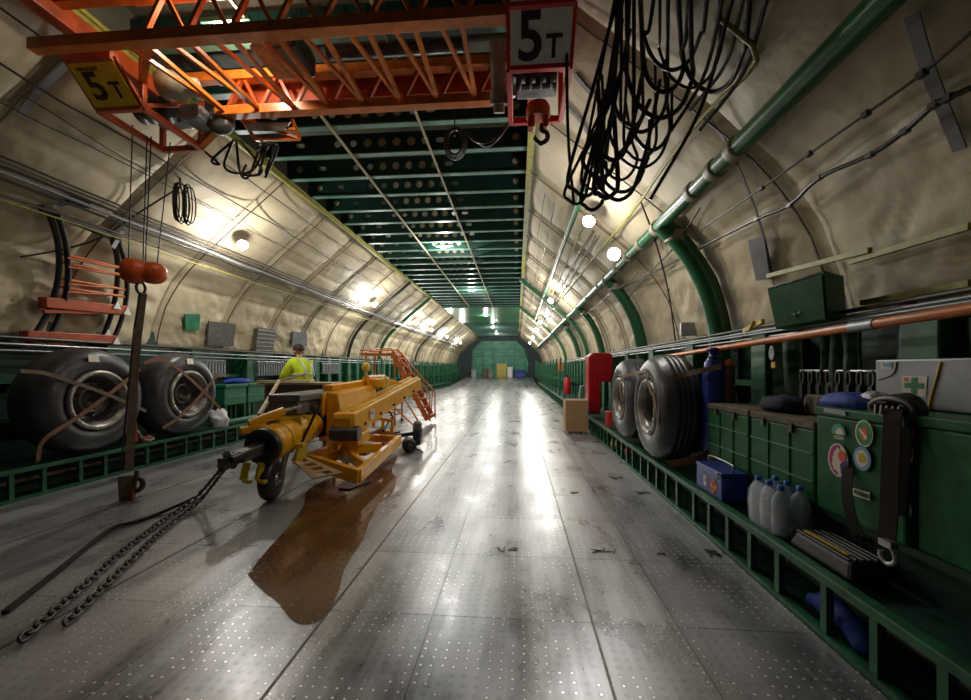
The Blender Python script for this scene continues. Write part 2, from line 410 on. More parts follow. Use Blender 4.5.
BY = []
while y < 38: BY.append(y); y += .66
bw = beam_web(BY[0], HO).build('beam_web', 'green_web', ceil); fl = MB(); fl.bb((-1.95,BY[0]-.045,4.385),(1.95,BY[0]+.045,4.40)); bf = fl.build('beam_flange', 'green_flange', ceil)
dm = MB()
for c, r, l in HO[0:1]+HO[4:8]+HO[-1:]: disc(dm, (c, BY[0]+.02, 4.56), (1,0,0), (0,0,1), r+.006, r+.006, 14, .01)
bd = dm.build('beam_cover', 'tan', ceil)
for yy in BY[1:]:
    if 19.5 < yy < 26: continue
    for o_ in (bw, bf, bd):
        c = o_.copy(); COL.objects.link(c); c.location.y = yy-BY[0]; c.parent = ceil
mb = MB(); mb.bb((-1.95,19.6,4.34),(1.95,26,4.38)); mb.build('ceiling_panel', 'green_pipe', ceil)
for x in (-.57,.57):
    mb = MB(); mb.bb((x-.012,0,4.35),(x+.012,19.6,4.38)); mb.build('ceiling_wire_rail', 'tan', ceil)
for sd in (-1,1):
    mb = MB(); mb.bb((sd*1.9,Y0,4.34),(sd*1.99,Y1,4.40)); mb.bb((sd*1.9,Y0,4.30),(sd*1.915,Y1,4.36)); mb.build('edge_strip', 'yellow_strip', ceil)
# ================================================================== END WALLS
mb = MB(); poly = [(sd*x, Y1, z) for sd, rng in ((1,PROF),(-1,PROF[::-1])) for x, z in rng]
poly = [(3.9,Y1,-.1)]+[(x,Y1,z) for x, z in PROF]+[(-x,Y1,z) for x, z in PROF[::-1]]+[(-3.9,Y1,-.1)]
mb.prism(poly, (0,.1,0)); wb = struct(mb.build('wall_back', 'back_dark', origin=(0,0,0)))
mb = MB(); mb.prism([(2.7,38.9,.45),(2.85,38.9,1.8),(2.5,38.9,3.2),(1.7,38.9,4.0),(-1.7,38.9,4.0),(-2.5,38.9,3.2),(-2.7,38.9,1.8),(-2.6,38.9,.45)], (0,.09,0)); mb.build('padded_bulkhead', 'back', wb)
for k in range(6):
    mb = MB(); mb.bb((-2.6+k*1.03-.03,38.84,.5),(-2.6+k*1.03+.03,38.9,3.4)); mb.build('bulkhead_rib', 'green', wb)
for z in (1.7,2.5,3.2):
    mb = MB(); mb.bb((-2.5,38.86,z-.03),(2.5,38.9,z+.03)); mb.build('bulkhead_rib', 'green', wb)
mb = MB(); mb.bb((-.2,38.76,.52),(.75,38.88,1.8)); d1 = struct(mb.build('door_1', 'door', origin=(0,0,0))); mb = MB(); mb.bb((.6,38.72,1.1),(.66,38.76,1.25)); mb.build('door_handle', 'steel', d1)
mb = MB(); mb.prism([(x,Y0,z) for x, _, z in poly], (0,-.1,0)); struct(mb.build('wall_front', 'back_dark', origin=(0,0,0)))
# bulkhead clutter
for i, (px, w, h, m, lab) in enumerate([(485,.5,.9,'olive','dull olive sack slumped left of the ochre far door'),(491,.5,.7,'grey','grey storage case just left of the ochre far door'),(510,.5,1.0,'white','pale locker just right of the ochre far door'),(520,1.0,.7,'blue','blue box standing by the right end of the far green wall'),(474,.5,.8,'alu','silvery canister at the left foot of the far green wall')]):
    p = Wz(px, 378, .47); p.y = 38.2; p.x = CX+(ray(px,370).x/ray(px,370).y)*38.2; p.z = .46
    mb = MB(); mb.bb((p.x-w/2,p.y-.2,p.z),(p.x+w/2,p.y+.2,p.z+h*.8)); mb.bb((p.x-w/2-.03,p.y-.23,p.z+h*.8),(p.x+w/2+.03,p.y+.23,p.z+h)); tag(mb.build('storage_locker', m, bevel=.05), lab, 'locker')
# ================================================================== SIDE SILLS / RAILS
def sill(sd, lab, y0, y1, y2):
    zt = .33
    r = thing('sill_rail', (sd*3.3, y0, 0), lab, 'rail')
    x = sd*3.30
    mb = MB(); mb.bb((x-.035,y0,zt-.045),(x+.035,30,zt)); mb.build('top_rail', 'green', r, bevel=.006)
    mb = MB(); mb.bb((x-.025,y0,.0),(x+.025,30,.035)); mb.build('bottom_rail', 'green', r)
    mb = MB(); mb.bb((sd*3.34,y0,zt-.06),(sd*4.02,30,zt-.03)); mb.build('shelf_plate', 'green_dark', r)
    mb = MB(); mb.bb((sd*3.62,y0,.0),(sd*3.66,30,zt-.06)); mb.build('inner_kick_plate', 'green_dark', r)
    y = y0+.1; k = 0; first = None
    while k < 98:
        if first is None:
            mb = MB(); mb.bb((x-.018,y-.02,.035),(x+.018,y+.02,zt-.045)); first = mb.build('rail_post', 'green', r)
        else:
            c = first.copy(); COL.objects.link(c); c.parent = r; c.location = (0, y-y0-.1, 0)
        k += 1; y += .28 if k % 5 else .36
    mb = MB(); mb.tube([(sd*3.45,y0,.17),(sd*3.45,30,.17)], .022); mb.build('hose_line', 'olive', r)
sill(-1, 'long green slatted rail along the left floor edge under the tyres', 1.2, 28, 0)
sill(1, 'long green slatted rail along the right floor edge under the crates', .9, 28, 0)
# raised platform under the crates
mb = MB(); mb.bb((3.54,.7,.5),(4.2,4.1,.54)); mb.bb((3.6,.7,.3),(3.64,4.1,.5)); tag(mb.build('crate_platform', 'green_dark'), 'dark raised platform carrying the green crates on the right', 'platform')
# ================================================================== LAMPS
def flood(p, aim, lab, e, group):
    p = V(p); aim = V(aim).normalized()
    r = thing('floodlight', p, lab, 'lamp', group)
    mb = MB(); mb.lathe(p-aim*.07, aim, [(.03,0),(.07,.02),(.085,.07),(.09,.075),(.085,.07)], 20); mb.build('lamp_housing', 'steel_dark', r)
    mb = MB(); mb.lathe(p, aim, [(.082,.004),(.082,.012)], 24); mb.build('lamp_lens', 'lens', r)
    mb = MB(); mb.tube([p-aim*.06, p-aim*.16], .015); mb.build('lamp_bracket', 'steel_dark', r)
    ld = bpy.data.lights.new('lamp_light', 'POINT'); ld.energy = e; ld.shadow_soft_size = .07; ld.color = (1,.965,.9)
    lo = bpy.data.objects.new('lamp_light', ld); COL.objects.link(lo); lo.location = p+aim*.34
LY = [6.2, 12.5, 17.8, 21, 25.8, 32.0]
ordn = ['nearest', 'second nearest', 'third nearest', 'fourth nearest', 'fifth nearest', 'farthest']
for i, yy in enumerate(LY):
    flood((-2.78, 6.3 if i == 0 else yy, 3.4), (.5,-.55,-.65), ordn[i]+' glaring floodlight along the left quilted wall', 64 if i == 0 else 100, 'floodlights down both walls')
for i, yy in enumerate([5.76,12.2,17.8,21,25.8,32]):
    flood((2.74 if i == 0 else 2.76, yy-.2, 3.36), (-.45,-.6,-.65), ordn[i]+' glaring floodlight along the right quilted wall', 38 if i == 0 else 90, 'floodlights down both walls')
for i, (yy, x) in enumerate([(3.3,-.75),(9.7,-.02),(15.2,.03),(22.5,0),(29.0,0),(34.5,0)]):
    lab = ['ceiling lamp glowing above the orange crane lattice','nearest bare ceiling lamp hung between the green beams','second ceiling lamp down the green beams','lamp on the flat green ceiling panel','ceiling lamp just beyond the flat green panel','farthest ceiling lamp near the green end wall'][i]
    z = 4.32
    r = thing('ceiling_lamp', (x,yy,z), lab, 'lamp', 'ceiling lamps')
    mb = MB(); mb.bb((x-.22,yy-.05,z+.02),(x+.22,yy+.05,z+.06)); mb.build('lamp_housing', 'green_flange', r)
    mb = MB(); mb.bb((x-.1 ,yy-.035,z),(x+.1,yy+.035,z+.02)); mb.build('lamp_lens', 'lens', r)
    ld = bpy.data.lights.new('lamp_light', 'POINT'); ld.energy = 120 if i else 24; ld.shadow_soft_size = .06; ld.color = (1,.97,.9) if i else (1,.9,.72)
    lo = bpy.data.objects.new('lamp_light', ld); COL.objects.link(lo); lo.location = (x,yy,z-.1)
flood(Wy(614,254,5.3)+V((0,0,0)), (-.3,-.5,-.3), 'small lamp glaring behind the thick green pipe', 9, None)
# ================================================================== LEFT TYRES
def big_tyre(name, c, r, w, face, rimr, labl, cat, grooves=0, grp=None):
    # axis along X, face = +1 looks to +X
    c = V(c); ax = V((face,0,0)); o = c-ax*w/2
    root = thing(name, (c.x,c.y,c.z-r), labl, cat, grp)
    k = r/.61; pr = [(rimr*1.02,.06),(rimr*1.15,.012),(.46*k,.0),(.53*k,.025),(.58*k,.07),(.60*k,.12)]
    if grooves:
        a = .12; st = (w-.24)/grooves; pr.append((r,a+.01))
        for g in range(grooves-1):
            q = a+st*(g+1); pr += [(r,q-.012),(r-.014,q-.008),(r-.014,q+.008),(r,q+.012)]
        pr.append((r,w-.13))
    else: pr += [(r,.16),(r,w/2),(r,w-.16)]
    pr += [(.60*k,w-.12),(.58*k,w-.07),(.53*k,w-.025),(.46*k,w),(rimr*1.15,w-.012),(rimr*1.02,w-.06)]
    mb = MB(); mb.lathe(o, ax, pr, 64, False); mb.build('tyre', 'tyre', root)
    mb = MB(); q = rimr
    mb.lathe(o, ax, [(q*1.03,.03),(q*1.03,w-.06),(q*1.04,w-.015),(q*.99,w+.004),(q*.90,w),(q*.88,w-.03),(q*.84,w-.035),(q*.82,w-.08)],48,False); mb.cur = 1; mb.lathe(o, ax, [(q*.82,w-.08),(q*.70,w-.13),(q*.66,w-.2),(q*.5,w-.2),(q*.45,w-.12),(q*.38,w-.11),(q*.33,w-.2),(q*.12,w-.24),(0.0,w-.24)], 48, False)
    mb.lathe(o, ax, [(q*1.03,.03),(0,.03)], 32, False)
    rim = mb.build('wheel_rim', ['rim','steel_dark'], root)
    for cnt, dd_, qq, rr_, l_ in ((16,0,.945,.010,.010),(10,-.2,.58,.012,.03)):
        mb = MB(); mb.cyl(V((0,0,0)),ax*l_,rr_,8); b0 = None
        for i in range(cnt):
            a = 2*PI*i/cnt; p = o+ax*(w+dd_)+V((0,math.cos(a),math.sin(a)))*q*qq-root.location
            if b0 is None: b0 = mb.build('rim_bolt','steel',None,origin=(0,0,0)); b0.parent = rim; b0.location = p
            else: c_ = b0.copy(); COL.objects.link(c_); c_.location = p
    return root
t1 = big_tyre('aircraft_wheel', (-3.46,4.42,.97), .62, .5, 1, .345, 'largest-looking smooth black tyre strapped at the left edge behind the hanging strap', 'tyre')
t2 = big_tyre('aircraft_wheel', (-3.46,5.74,.96), .62, .5, 1, .345, 'smooth black tyre strapped beside the white plastic bag', 'tyre')
for t, px, py, n in ((t1,94,358.5,0),(t2,190.5,361.5,1)):
    p = Wx(px,py,-3.2); p.x = -3.205
    mb = MB(); mb.prism([p+V((0,-.06,-.04)),p+V((0,.06,-.04)),p+V((-.012,.055,.045)),p+V((-.012,-.055,.045))], (.008,0,0)); mb.build('paper_tag', 'cream', t)
def strapx(name, pts, x, lab, w=.045, m='strap', cat='strap', n=6):
    P = curve_pts([Wx(a,b,x) for a,b in pts], n); mb = MB(); mb.ribbon(P, w, .006, (0,.6,.8) if 0 else (0,0,1)); return tag(mb.build(name, m), lab, cat)
def strap_face(pts, x, lab, w=.045, m='strap', extra0=None, extra1=None):
    # webbing lying in the plane x, width measured in that plane
    P = [Wx(a,b,x) for a,b in pts]
    if extra0: P = [V(extra0)]+P
    if extra1: P = P+[V(extra1)]
    P = curve_pts(P, 5); mb = MB(); vs = []
    m_ = len(P)
    for i, p in enumerate(P):
        d = (P[min(i+1,m_-1)]-P[max(i-1,0)]).normalized(); sdv = V((1,0,0)).cross(d)
        sdv = sdv.normalized()
        for a, b in ((-1,-1),(1,-1),(1,1),(-1,1)): vs.append(p+sdv*a*w/2+V((1,0,0))*b*.003)
    fs = [(3,2,1,0), tuple(4*(m_-1)+k for k in range(4))]
    for i in range(m_-1):
        for k in range(4): fs.append((4*i+k,4*i+(k+1)%4,4*i+4+(k+1)%4,4*i+4+k))
    mb.add(vs, fs); return tag(mb.build('ratchet_strap', m), lab, 'strap', 'webbing straps over the tyres')
strap_face([(44,440),(78,417),(104,398),(131,377),(140,369)], -3.185, 'rust webbing strap rising to the right over the left-edge tyre', extra0=(-3.3,3.85,.36))
strap_face([(20,371),(44,373),(69,381),(104,393),(146,411)], -3.175, 'dark rust webbing strap falling to the right over the left-edge tyre', m='strap_olive', w=.04)
strap_face([(143.6,363),(155,360),(168,362),(188,377),(205,393),(221,409)], -3.185, 'rust webbing strap falling to the right over the tyre by the bag')
strap_face([(163,428),(178,418),(193,404),(207,388),(219,373)], -3.175, 'rust webbing strap rising to the right over the tyre by the bag')
# ================================================================== RIGHT TYRES
t3 = big_tyre('aircraft_wheel', (3.42,4.62,.92), .58, .44, -1, .3, 'grooved black tyre strapped beside the green crates', 'tyre', 4)
t4 = big_tyre('aircraft_wheel', (3.42,5.84,.92), .56, .44, -1, .29, 'grooved black tyre tucked behind the first one near the red cabinet', 'tyre', 4)
def looseribbon(pts, w, m, lab, side=(0,1,0), cat='strap', name='ratchet_strap', grp=None):
    mb = MB(); mb.ribbon(curve_pts(pts,5), w, .006, side); return tag(mb.build(name, m), lab, cat, grp)
looseribbon([U(657,388,4.3),U(660,384,4.15),U(670,379,4.02),U(684,374.5,3.93),U(700,371,3.75),U(722,366,3.6)], .05, 'strap_olive', 'dark olive strap pulled across the grooved tyre towards the blue bag', (0,0,1))
looseribbon([Wx(658,425,3.19),Wx(655,400,3.18),Wx(651,392,3.18),Wx(647,380,3.18),Wx(648,374,3.2)], .04, 'strap', 'rust strap hanging over the rim of the front right tyre', (0,1,0))
looseribbon([Wx(622,402,3.18),Wx(620,385,3.18),Wx(624,377,3.18),Wx(636,373,3.18),Wx(647,371,3.2)], .04, 'strap', 'rust strap looped over the rear right tyre', (0,1,0))
looseribbon([(3.22,4.0,.42),(3.45,3.9,.5),(3.6,3.9,.62),(3.75,4.0,.8)], .06, 'strap', 'rust strap stub below the crates beside the right tyre', (0,0,1))
# ================================================================== CRATES (right)
def crate(y0, y1, x0, x1, z0, z1, lab, ribs=True):
    r = thing('metal_crate', ((x0+x1)/2,(y0+y1)/2,z0), lab, 'crate', 'green crates on the right platform')
    mb = MB(); mb.bb((x0,y0,z0),(x1,y1,z1-.05)); mb.build('crate_body', 'green_metal', r, bevel=.012)
    mb = MB(); mb.bb((x0-.006,y0-.006,z1-.048),(x1+.006,y1+.006,z1)); mb.build('crate_lid', 'green_metal' if not ribs else 'olive', r, bevel=.008)
    if ribs:
        for z in (z0+.13,z0+.30):
            mb = MB(); mb.bb((x0-.010,y0+.01,z-.004),(x0,y1-.01,z+.004)); mb.build('edge_bead', 'green_flange', r)
        for k in (1,2):
            yy = y0+(y1-y0)*k/3; mb = MB(); mb.bb((x0-.008,yy-.006,z0+.02),(x0,yy+.006,z1-.06)); mb.build('upright_bead', 'green_metal', r)
        for k in (.3,.75):
            yy = y0+(y1-y0)*k; mb = MB(); mb.bb((x0-.016,yy-.02,z1-.09),(x0,yy+.02,z1-.03)); mb.build('latch', 'steel_dark', r)
    return r
crate(3.20,3.84,3.52,3.94,.54,1.03, 'ribbed green crate nearest the tyre, blue case below it')
crate(2.52,3.17,3.52,3.94,.54,1.03, 'ribbed green crate between two boxes, bottles below it')
bx = crate(1.95,2.49,3.51,3.96,.54,1.13, 'tall plain green box covered in round stickers', False)
bx2 = crate(1.2,1.93,3.54,3.96,.54,1.14, 'plain green box at the right edge behind the black straps', False)
# ---- stickers on the tall box (plane x=3.51, facing -X; picture right = -Y)
R_, U_ = V((0,-1,0)), V((0,0,1)); XS = 3.498
def SP(px, py, d=0): p = Wx(px,py,XS-d); return p
def sticker(name, px, py, layers, th=.0015):
    par = None
    for k, fn in enumerate(layers): 
        mb = MB(); m = fn(mb, k*.0012); o_ = mb.build(name if k == 0 else 'sticker_print', m, par or bx); 
        if k == 0: par = o_
    return par
def dl(px,py,rx,ry,m,a0=0,a1=2*PI):
    def f(mb,d): disc(mb, SP(px,py,d), R_, U_, rx, ry, 28, .001, a0, a1); return m
    return f
def pl(pts,m):
    def f(mb,d): mb.prism([SP(a,b,d) for a,b in pts], (-.001,0,0)); return m
    return f
def boxs(px,py):
    return Wx(px,py,XS)
s1 = sticker('round_sticker', 839,461, [dl(838,460,.068,.090,'cream'),dl(838,460,.060,.082,'magenta',PI*.42,PI*1.5),
    pl([(838,447),(834,452),(832.5,458),(833,461),(831.5,463.5),(833.2,465),(833.5,469),(836.5,470),(838.5,474),(841,475),(841,459),(840,450)],'cream'),
    dl(842,456,.025,.03,'petal'), pl([(840,464),(846,460),(847,470),(841,474)],'purple')]); s1['label'] = 'round magenta and white sticker of a head with coral flower'
s2 = sticker('dome_sticker', 838,434, [dl(838.5,434.5,.048,.058,'teal',0,PI), dl(839.5,434.5,.026,.034,'cream',0,PI)])
text('sticker_text','COXS',.026,SP(838.5,437.8,.002),R_,U_,'cream',s2,.0005)
s3 = sticker('round_sticker', 864,433, [dl(864,433.5,.052,.068,'cream'),dl(864,433.5,.045,.06,'green_print'),dl(864,434,.022,.034,'petal'),pl([(860,428),(868,438),(866,440),(859,430)],'cream')])
s4 = sticker('round_sticker', 862,458, [dl(862,458.5,.056,.066,'ink'),dl(862,458.5,.05,.06,'sky_print'),dl(862,458.5,.035,.042,'cream'),dl(862,458,.022,.026,'gold')])
s5 = sticker('name_sticker', 861,494, [pl([(852.5,487.5),(870,492.5),(869.5,500.5),(852,495)],'cream')])
t_ = Wx(861,494.2,XS-.003); text('sticker_text','KAISER',.028,t_,R_,U_,'ink',s5,.0005)
sticker('torn_sticker', 835,411, [pl([(824,407.5),(845,411),(846,416),(824,412)],'alu')])
def SP2(px,py,d=0): return Wx(px,py,3.528-d)
mb = MB(); mb.prism([SP2(a,b) for a,b in ((904.5,426),(914.5,426.5),(914.5,438.5),(904.5,437))],(-.001,0,0)); s6 = mb.build('red_sticker','red',bx2)
mb = MB(); mb.prism([SP2(a,b,.002) for a,b in ((907,430),(912.5,430.5),(912,436),(909.5,432.5),(908,435))],(-.001,0,0)); mb.build('sticker_print','cream',s6)
mb = MB(); disc(mb,SP2(907,453),R_,U_,.03,.055,24,.001); s7 = mb.build('round_sticker','gold',bx2)
mb = MB(); disc(mb,SP2(907,454,.002),R_,U_,.022,.035,24,.001); mb.build('sticker_print','blue_print',s7)
mb = MB(); disc(mb,SP2(900,507),R_,U_,.055,.065,24,.001); s8 = mb.build('round_sticker','white',bx2)
text('sticker_text','B',.05,SP2(906,510,.002),R_,U_,'blue_print',s8,.0008)
# ---- blue case on the sill
def blue_case():
    a, b = Wz(700.5,492,.34), V((0,0,0)); y1, y0 = 3.60, 3.17; x0, x1 = 3.33, 3.5; z0, z1 = .335, .52
    x0 = 3.31; x1 = 3.50
    r = thing('battery_case', ((x0+x1)/2,(y0+y1)/2,z0), 'blue metal case with orange diamond hazard label on the right sill', 'case')
    mb = MB(); mb.bb((x0,y0,z0),(x1,y1,z1)); mb.build('case_body','blue',r,bevel=.01)
    mb = MB(); mb.bb((x0-.004,y0-.004,z1),(x1+.004,y1+.004,z1+.03)); mb.build('case_lid','blue',r,bevel=.008)
    mb = MB(); xc = (x0+x1)/2; mb.tube(curve_pts([(xc,y0+.03,z1+.03),(xc,y0+.04,z1+.085),(xc,y1-.04,z1+.085),(xc,y1-.03,z1+.03)],6),.007); mb.build('carry_handle','steel',r)
    mb = MB(); mb.tube(curve_pts([(x0,y0+.05,z1+.03),(x0-.015,y0+.05,z1+.0),(x0,y0+.05,z1-.03)],4),.006); mb.build('latch','steel',r)
    c = V((x0-.003,y0+.12,z0+.085)); mb = MB(); mb.prism([c+V((0,.062,.0)),c+V((0,0,-.062)),c+V((0,-.062,0)),c+V((0,0,.062))],(-.002,0,0)); h = mb.build('hazard_label','hazard',r)
    mb = MB(); disc(mb,c+V((-.003,0,.015)),R_,U_,.013,.016,12,.001); mb.prism([c+V((-.003,.02,-.02)),c+V((-.003,-.02,-.02)),c+V((-.003,-.02,-.028)),c+V((-.003,.02,-.028))],(-.001,0,0)); mb.build('label_print','ink',h)
    c = V((x0-.003,y0+.26,z0+.09)); mb = MB(); mb.box(c,(.002,.05,.075)); l = mb.build('paper_label','white',r); mb = MB(); mb.box(c+V((-.002,0,.005)),(.001,.02,.03)); mb.build('label_print','red',l)
blue_case()
# ---- water bottles
def bottles():
    c0 = V((3.43,2.70,.335)); r = thing('water_bottle_pack', c0, 'shrink-wrapped pack of clear water bottles with blue caps on the right sill', 'bottles')
    first = None
    pos = [(dx,dy) for dx in (-.05,.045) for dy in (-.10,0,.10)]
    for dx, dy in pos:
        p = c0+V((dx,dy,0))
        if first is None:
            mb = MB(); mb.lathe(p,(0,0,1),[(.0,.002),(.038,.002),(.043,.012),(.043,.08),(.040,.085),(.043,.09),(.043,.17),(.035,.2),(.016,.225),(.014,.235)],18,False); b = mb.build('bottle','water',r)
            mb = MB(); mb.lathe(p,(0,0,1),[(.0435,.07),(.0435,.13)],18,False); mb.build('bottle_label','label',b)
            mb = MB(); mb.lathe(p,(0,0,1),[(.017,.233),(.017,.256),(.0,.257)],14); mb.build('bottle_cap','blue_cap',b)
            first = b; fp = (dx,dy)
        else: dup(first,(dx-fp[0],dy-fp[1],0),None,r)
    mb = MB(); n = 24; pts = []
    for z, k in ((.0,1.0),(.1,1.03),(.17,1.0),(.235,.8)):
        ring = []
        for i in range(n):
            a = 2*PI*i/n; x = .105*math.copysign(abs(math.cos(a))**.5,math.cos(a))*k; y = .155*math.copysign(abs(math.sin(a))**.5,math.sin(a))*k
            ring.append(c0+V((x*(1+.03*math.sin(7*a+z*30)),y*(1+.03*math.sin(9*a)),z+.002)))
        pts.append(ring)
    for a, b in zip(pts,pts[1:]): mb.add(a+b,[(i,(i+1)%n,n+(i+1)%n,n+i) for i in range(n)],True)
    mb.build('plastic_wrap','wrap',r)
bottles(); bpy.data.objects['water_bottle_pack'].scale = (1.15,1.15,1.15)
# ---- black ridged bag with yellow stripe on the sill
r = thing('tool_bag',(3.43,2.22,.335),'black ridged bag with a yellow stripe lying on the right sill','bag')
mb = MB(); mb.hexa([(3.33,2.02,.335),(3.56,2.02,.335),(3.56,2.46,.335),(3.33,2.46,.335)],[(3.36,2.05,.42),(3.53,2.05,.42),(3.53,2.43,.42),(3.36,2.43,.42)]); mb.build('bag_body','black',r,bevel=.02)
for k in range(6):
    x = 3.36+k*.032; mb = MB(); mb.tube([(x,2.06,.423),(x,2.42,.423)],.008); mb.build('bag_ridge','black',r)
mb = MB(); mb.bb((3.375,2.1,.43),(3.395,2.4,.434)); mb.build('yellow_stripe','gold',r)
mb = MB(); P = [V((3.40,2.12,.10)),V((3.42,2.25,.12)),V((3.43,2.36,.08))]
mb.tube(curve_pts([(3.36,1.95,.05),(3.38,2.1,.11),(3.4,2.25,.10),(3.4,2.38,.05)],6),[.02]+[.05]*8+[.06]*5+[.04]*4+[.02],10); tag(mb.build('cloth_bundle','blue_cloth'),'bright blue rag stuffed below the right sill rail','rag')
# ---- first-aid case (leans on the right boxes' rear)
def aid():
    y0, y1 = 1.70, 2.55; x0 = 3.88; x1 = 3.95; z0, z1 = 1.135, 1.40
    # top face at right box top
    r = thing('first_aid_case',(4.0,2.2,z0),'grey metal case with a green cross sticker on top of the green boxes','case')
    mb = MB(); mb.bb((x0,y0,z0),(x1,y1,z1)); mb.build('case_body','alu',r,bevel=.01)
    def q(px,py,d=.002): return Wx(px,py,x0-d)
    mb = MB(); mb.prism([q(902.5,376),(q(927.5,376)),q(926,397),q(902,394)],(-.001,0,0)); s = mb.build('cross_sticker','cream',r)
    mb = MB(); mb.prism([q(a,b,.004) for a,b in ((911.5,377.5),(917.3,377.5),(917,383),(924,383.5),(924,389),(916.8,388.5),(916.5,394.5),(911,393.5),(911.3,388),(904.3,387.5),(904.5,383),(911.4,382.8))],(-.001,0,0)); mb.build('green_cross','green_print',s)
    mb = MB(); disc(mb,q(906,379.5,.004),R_,U_,.012,.012,12,.001); mb.build('small_print','petal',s)
    mb = MB(); mb.prism([q(a,b) for a,b in ((881,362.5),(892,362.5),(892,369),(881,368.5))],(-.001,0,0)); s = mb.build('paper_label','white',r)
    mb = MB(); mb.prism([q(a,b,.004) for a,b in ((883,363.2),(890.5,363.2),(890.5,367),(883,367))],(-.001,0,0)); mb.build('label_print','sky_print',s)
    mb = MB(); P = [q(941,362),q(937,378),q(932,395),q(928,413)]; mb.tube(curve_pts(P,6),.007,6); mb.build('yellow_cord','lemon',r)
    mb = MB(); mb.tube(curve_pts([q(897,362),(q(893,374)),q(878,380)],6),.004,6); mb.build('seal_wire','steel_dark',r)
aid()
# ---- black straps over the boxes, coiled hose, cloths
looseribbon([U(893,403,1.85),U(870,404,2.12),U(860,412,2.18),U(853,430,2.16),U(849,460,2.12),U(847,495,2.05),U(856,530,1.98),U(870,541,1.93),U(882,538,1.9)],.05,'strap_black','narrow black strap hanging in a loop over the stickered box',(.3,-1,0),grp='black webbing over the green boxes')
looseribbon([U(893,408,1.9),U(893,412,1.84),U(892,430,1.82),U(890,470,1.80),U(889,510,1.78),U(886,545,1.76)],.068,'strap_black','broad black strap hanging straight between the stickered box and right box',(.3,-1,0),grp='black webbing over the green boxes')
looseribbon([U(900,408,1.86),U(903,425,1.82),U(901,470,1.79),U(897,515,1.77)],.06,'strap_black','second broad black strap just right of the straight one',(.3,-1,0),grp='black webbing over the green boxes')
p = U(888,556,1.74)
mb = MB(); mb.tube(curve_pts([p+V((0,0,.06)),p+V((.0,-.03,.03)),p+V((0,-.035,-.01)),p+V((0,0,-.035)),p+V((0,.03,-.015)),p+V((0,.035,.01))],6),.011,8); mb.box(p+V((0,0,.055)),(.03,.06,.03)); tag(mb.build('strap_hook','steel'),'steel hook at the foot of the broad black strap','hook')
r = thing('hose_coil',U(893,405,1.98),'black coiled hose with grey clamp on top of the green box','hose'); c = U(893,416,1.90)
for k in range(4):
    mb = MB(); mb.tube([c+V((.02*k,math.cos(a)*(.11-.012*k),.03+math.sin(a)*(.05+.004*k))) for a in [2*PI*i/28 for i in range(28)]],.02,8,True); mb.build('hose_turn','black',r)
for k in range(5):
    mb = MB(); mb.beam(c+V((-.03,.06-.03*k,.0)),c+V((-.03,.055-.03*k,.05)),.008,.01); mb.build('clamp_bar','steel',r)
def lump(name, c, d, m, lab, cat, seed=0, amp=.18, parent=None, n=20):
    c = V(c); mb = MB(); vs = []; fs = []; h = n//2
    for i in range(h+1):
        ph = PI*i/h
        for j in range(n):
            a = 2*PI*j/n; p = V((math.sin(ph)*math.cos(a),math.sin(ph)*math.sin(a),math.cos(ph)))
            k = 1+amp*noise.noise(p*2.4+V((seed*7.3,seed,0)))*1.6
            z = p.z*k
            vs.append(c+V((p.x*d[0]*k/2,p.y*d[1]*k/2,max(z,-.75)*d[2]/2)))
    for i in range(h):
        for j in range(n): fs.append((i*n+j,i*n+(j+1)%n,(i+1)*n+(j+1)%n,(i+1)*n+j))
    mb.add(vs,fs,True); o_ = mb.build(name,m,parent)
    return tag(o_,lab,cat) if parent is None else o_
p = U(842,404,2.22); lump('folded_jacket',p+V((.1,.06,.0)),(.2,.42,.12),'blue_cloth','blue jacket bundled on top of the stickered green box','cloth',1)
p = U(860,402,2.15); lump('cloth_bundle',p+V((.08,0,0)),(.12,.16,.12),'bag','white cloth lying on the blue jacket','cloth',2)
p = Wz(752,406,1.03); lump('folded_jacket',(3.72,3.12,1.08),(.26,.4,.14),'blue_dark','dark navy jacket heaped on the ribbed green crates','cloth',3)
r = thing('canvas_pouch',(3.8,2.86,1.03),'small olive canvas pouch with straps standing on the crates','pouch')
mb = MB(); mb.hexa([(3.75,2.80,1.035),(3.85,2.80,1.035),(3.85,2.94,1.035),(3.75,2.94,1.035)],[(3.76,2.78,1.17),(3.85,2.78,1.17),(3.85,2.96,1.17),(3.76,2.96,1.17)]); mb.build('pouch_body','olive',r,bevel=.015)
for k in (2.82,2.92):
    mb = MB(); mb.ribbon([(3.745,k,1.16),(3.735,k,1.1),(3.74,k-.01,1.04)],.02,.004,(0,1,0)); mb.build('pouch_strap','strap_olive',r)
# ---- cylinders behind the crates
c = Wy(714,375,4.02)
r = thing('duffel_bag',(c.x,c.y,.33),'upright blue duffel bag between the tyre and the green crates','bag')
mb = MB(); mb.lathe((c.x,c.y,.33),(0,0,1),[(0,0),(.09,.01),(.1,.3),(.095,.7),(.1,.95),(.08,1.08),(.03,1.14),(.04,1.18),(.075,1.2),(.03,1.22),(0,1.22)],20); mb.build('bag_body','blue',r)
mb = MB(); mb.tube([(c.x+math.cos(a)*.045,c.y+math.sin(a)*.045,1.46) for a in [2*PI*i/16 for i in range(16)]],.01,6,True); mb.build('draw_cord','blue_cap',r)
c = Wy(729,380,3.95); r = thing('mesh_canister',(c.x,c.y,.55),'narrow speckled canister with orange top beside the blue duffel','canister')
mb = MB(); mb.lathe((c.x,c.y,.55),(0,0,1),[(0,0),(.05,0),(.05,.8),(.03,.83)],16); mb.build('canister_body','wood_dark',r)
mb = MB(); mb.lathe((c.x,c.y,1.38),(0,0,1),[(.035,0),(.04,.04),(0,.06)],12); mb.build('canister_cap','hazard',r)
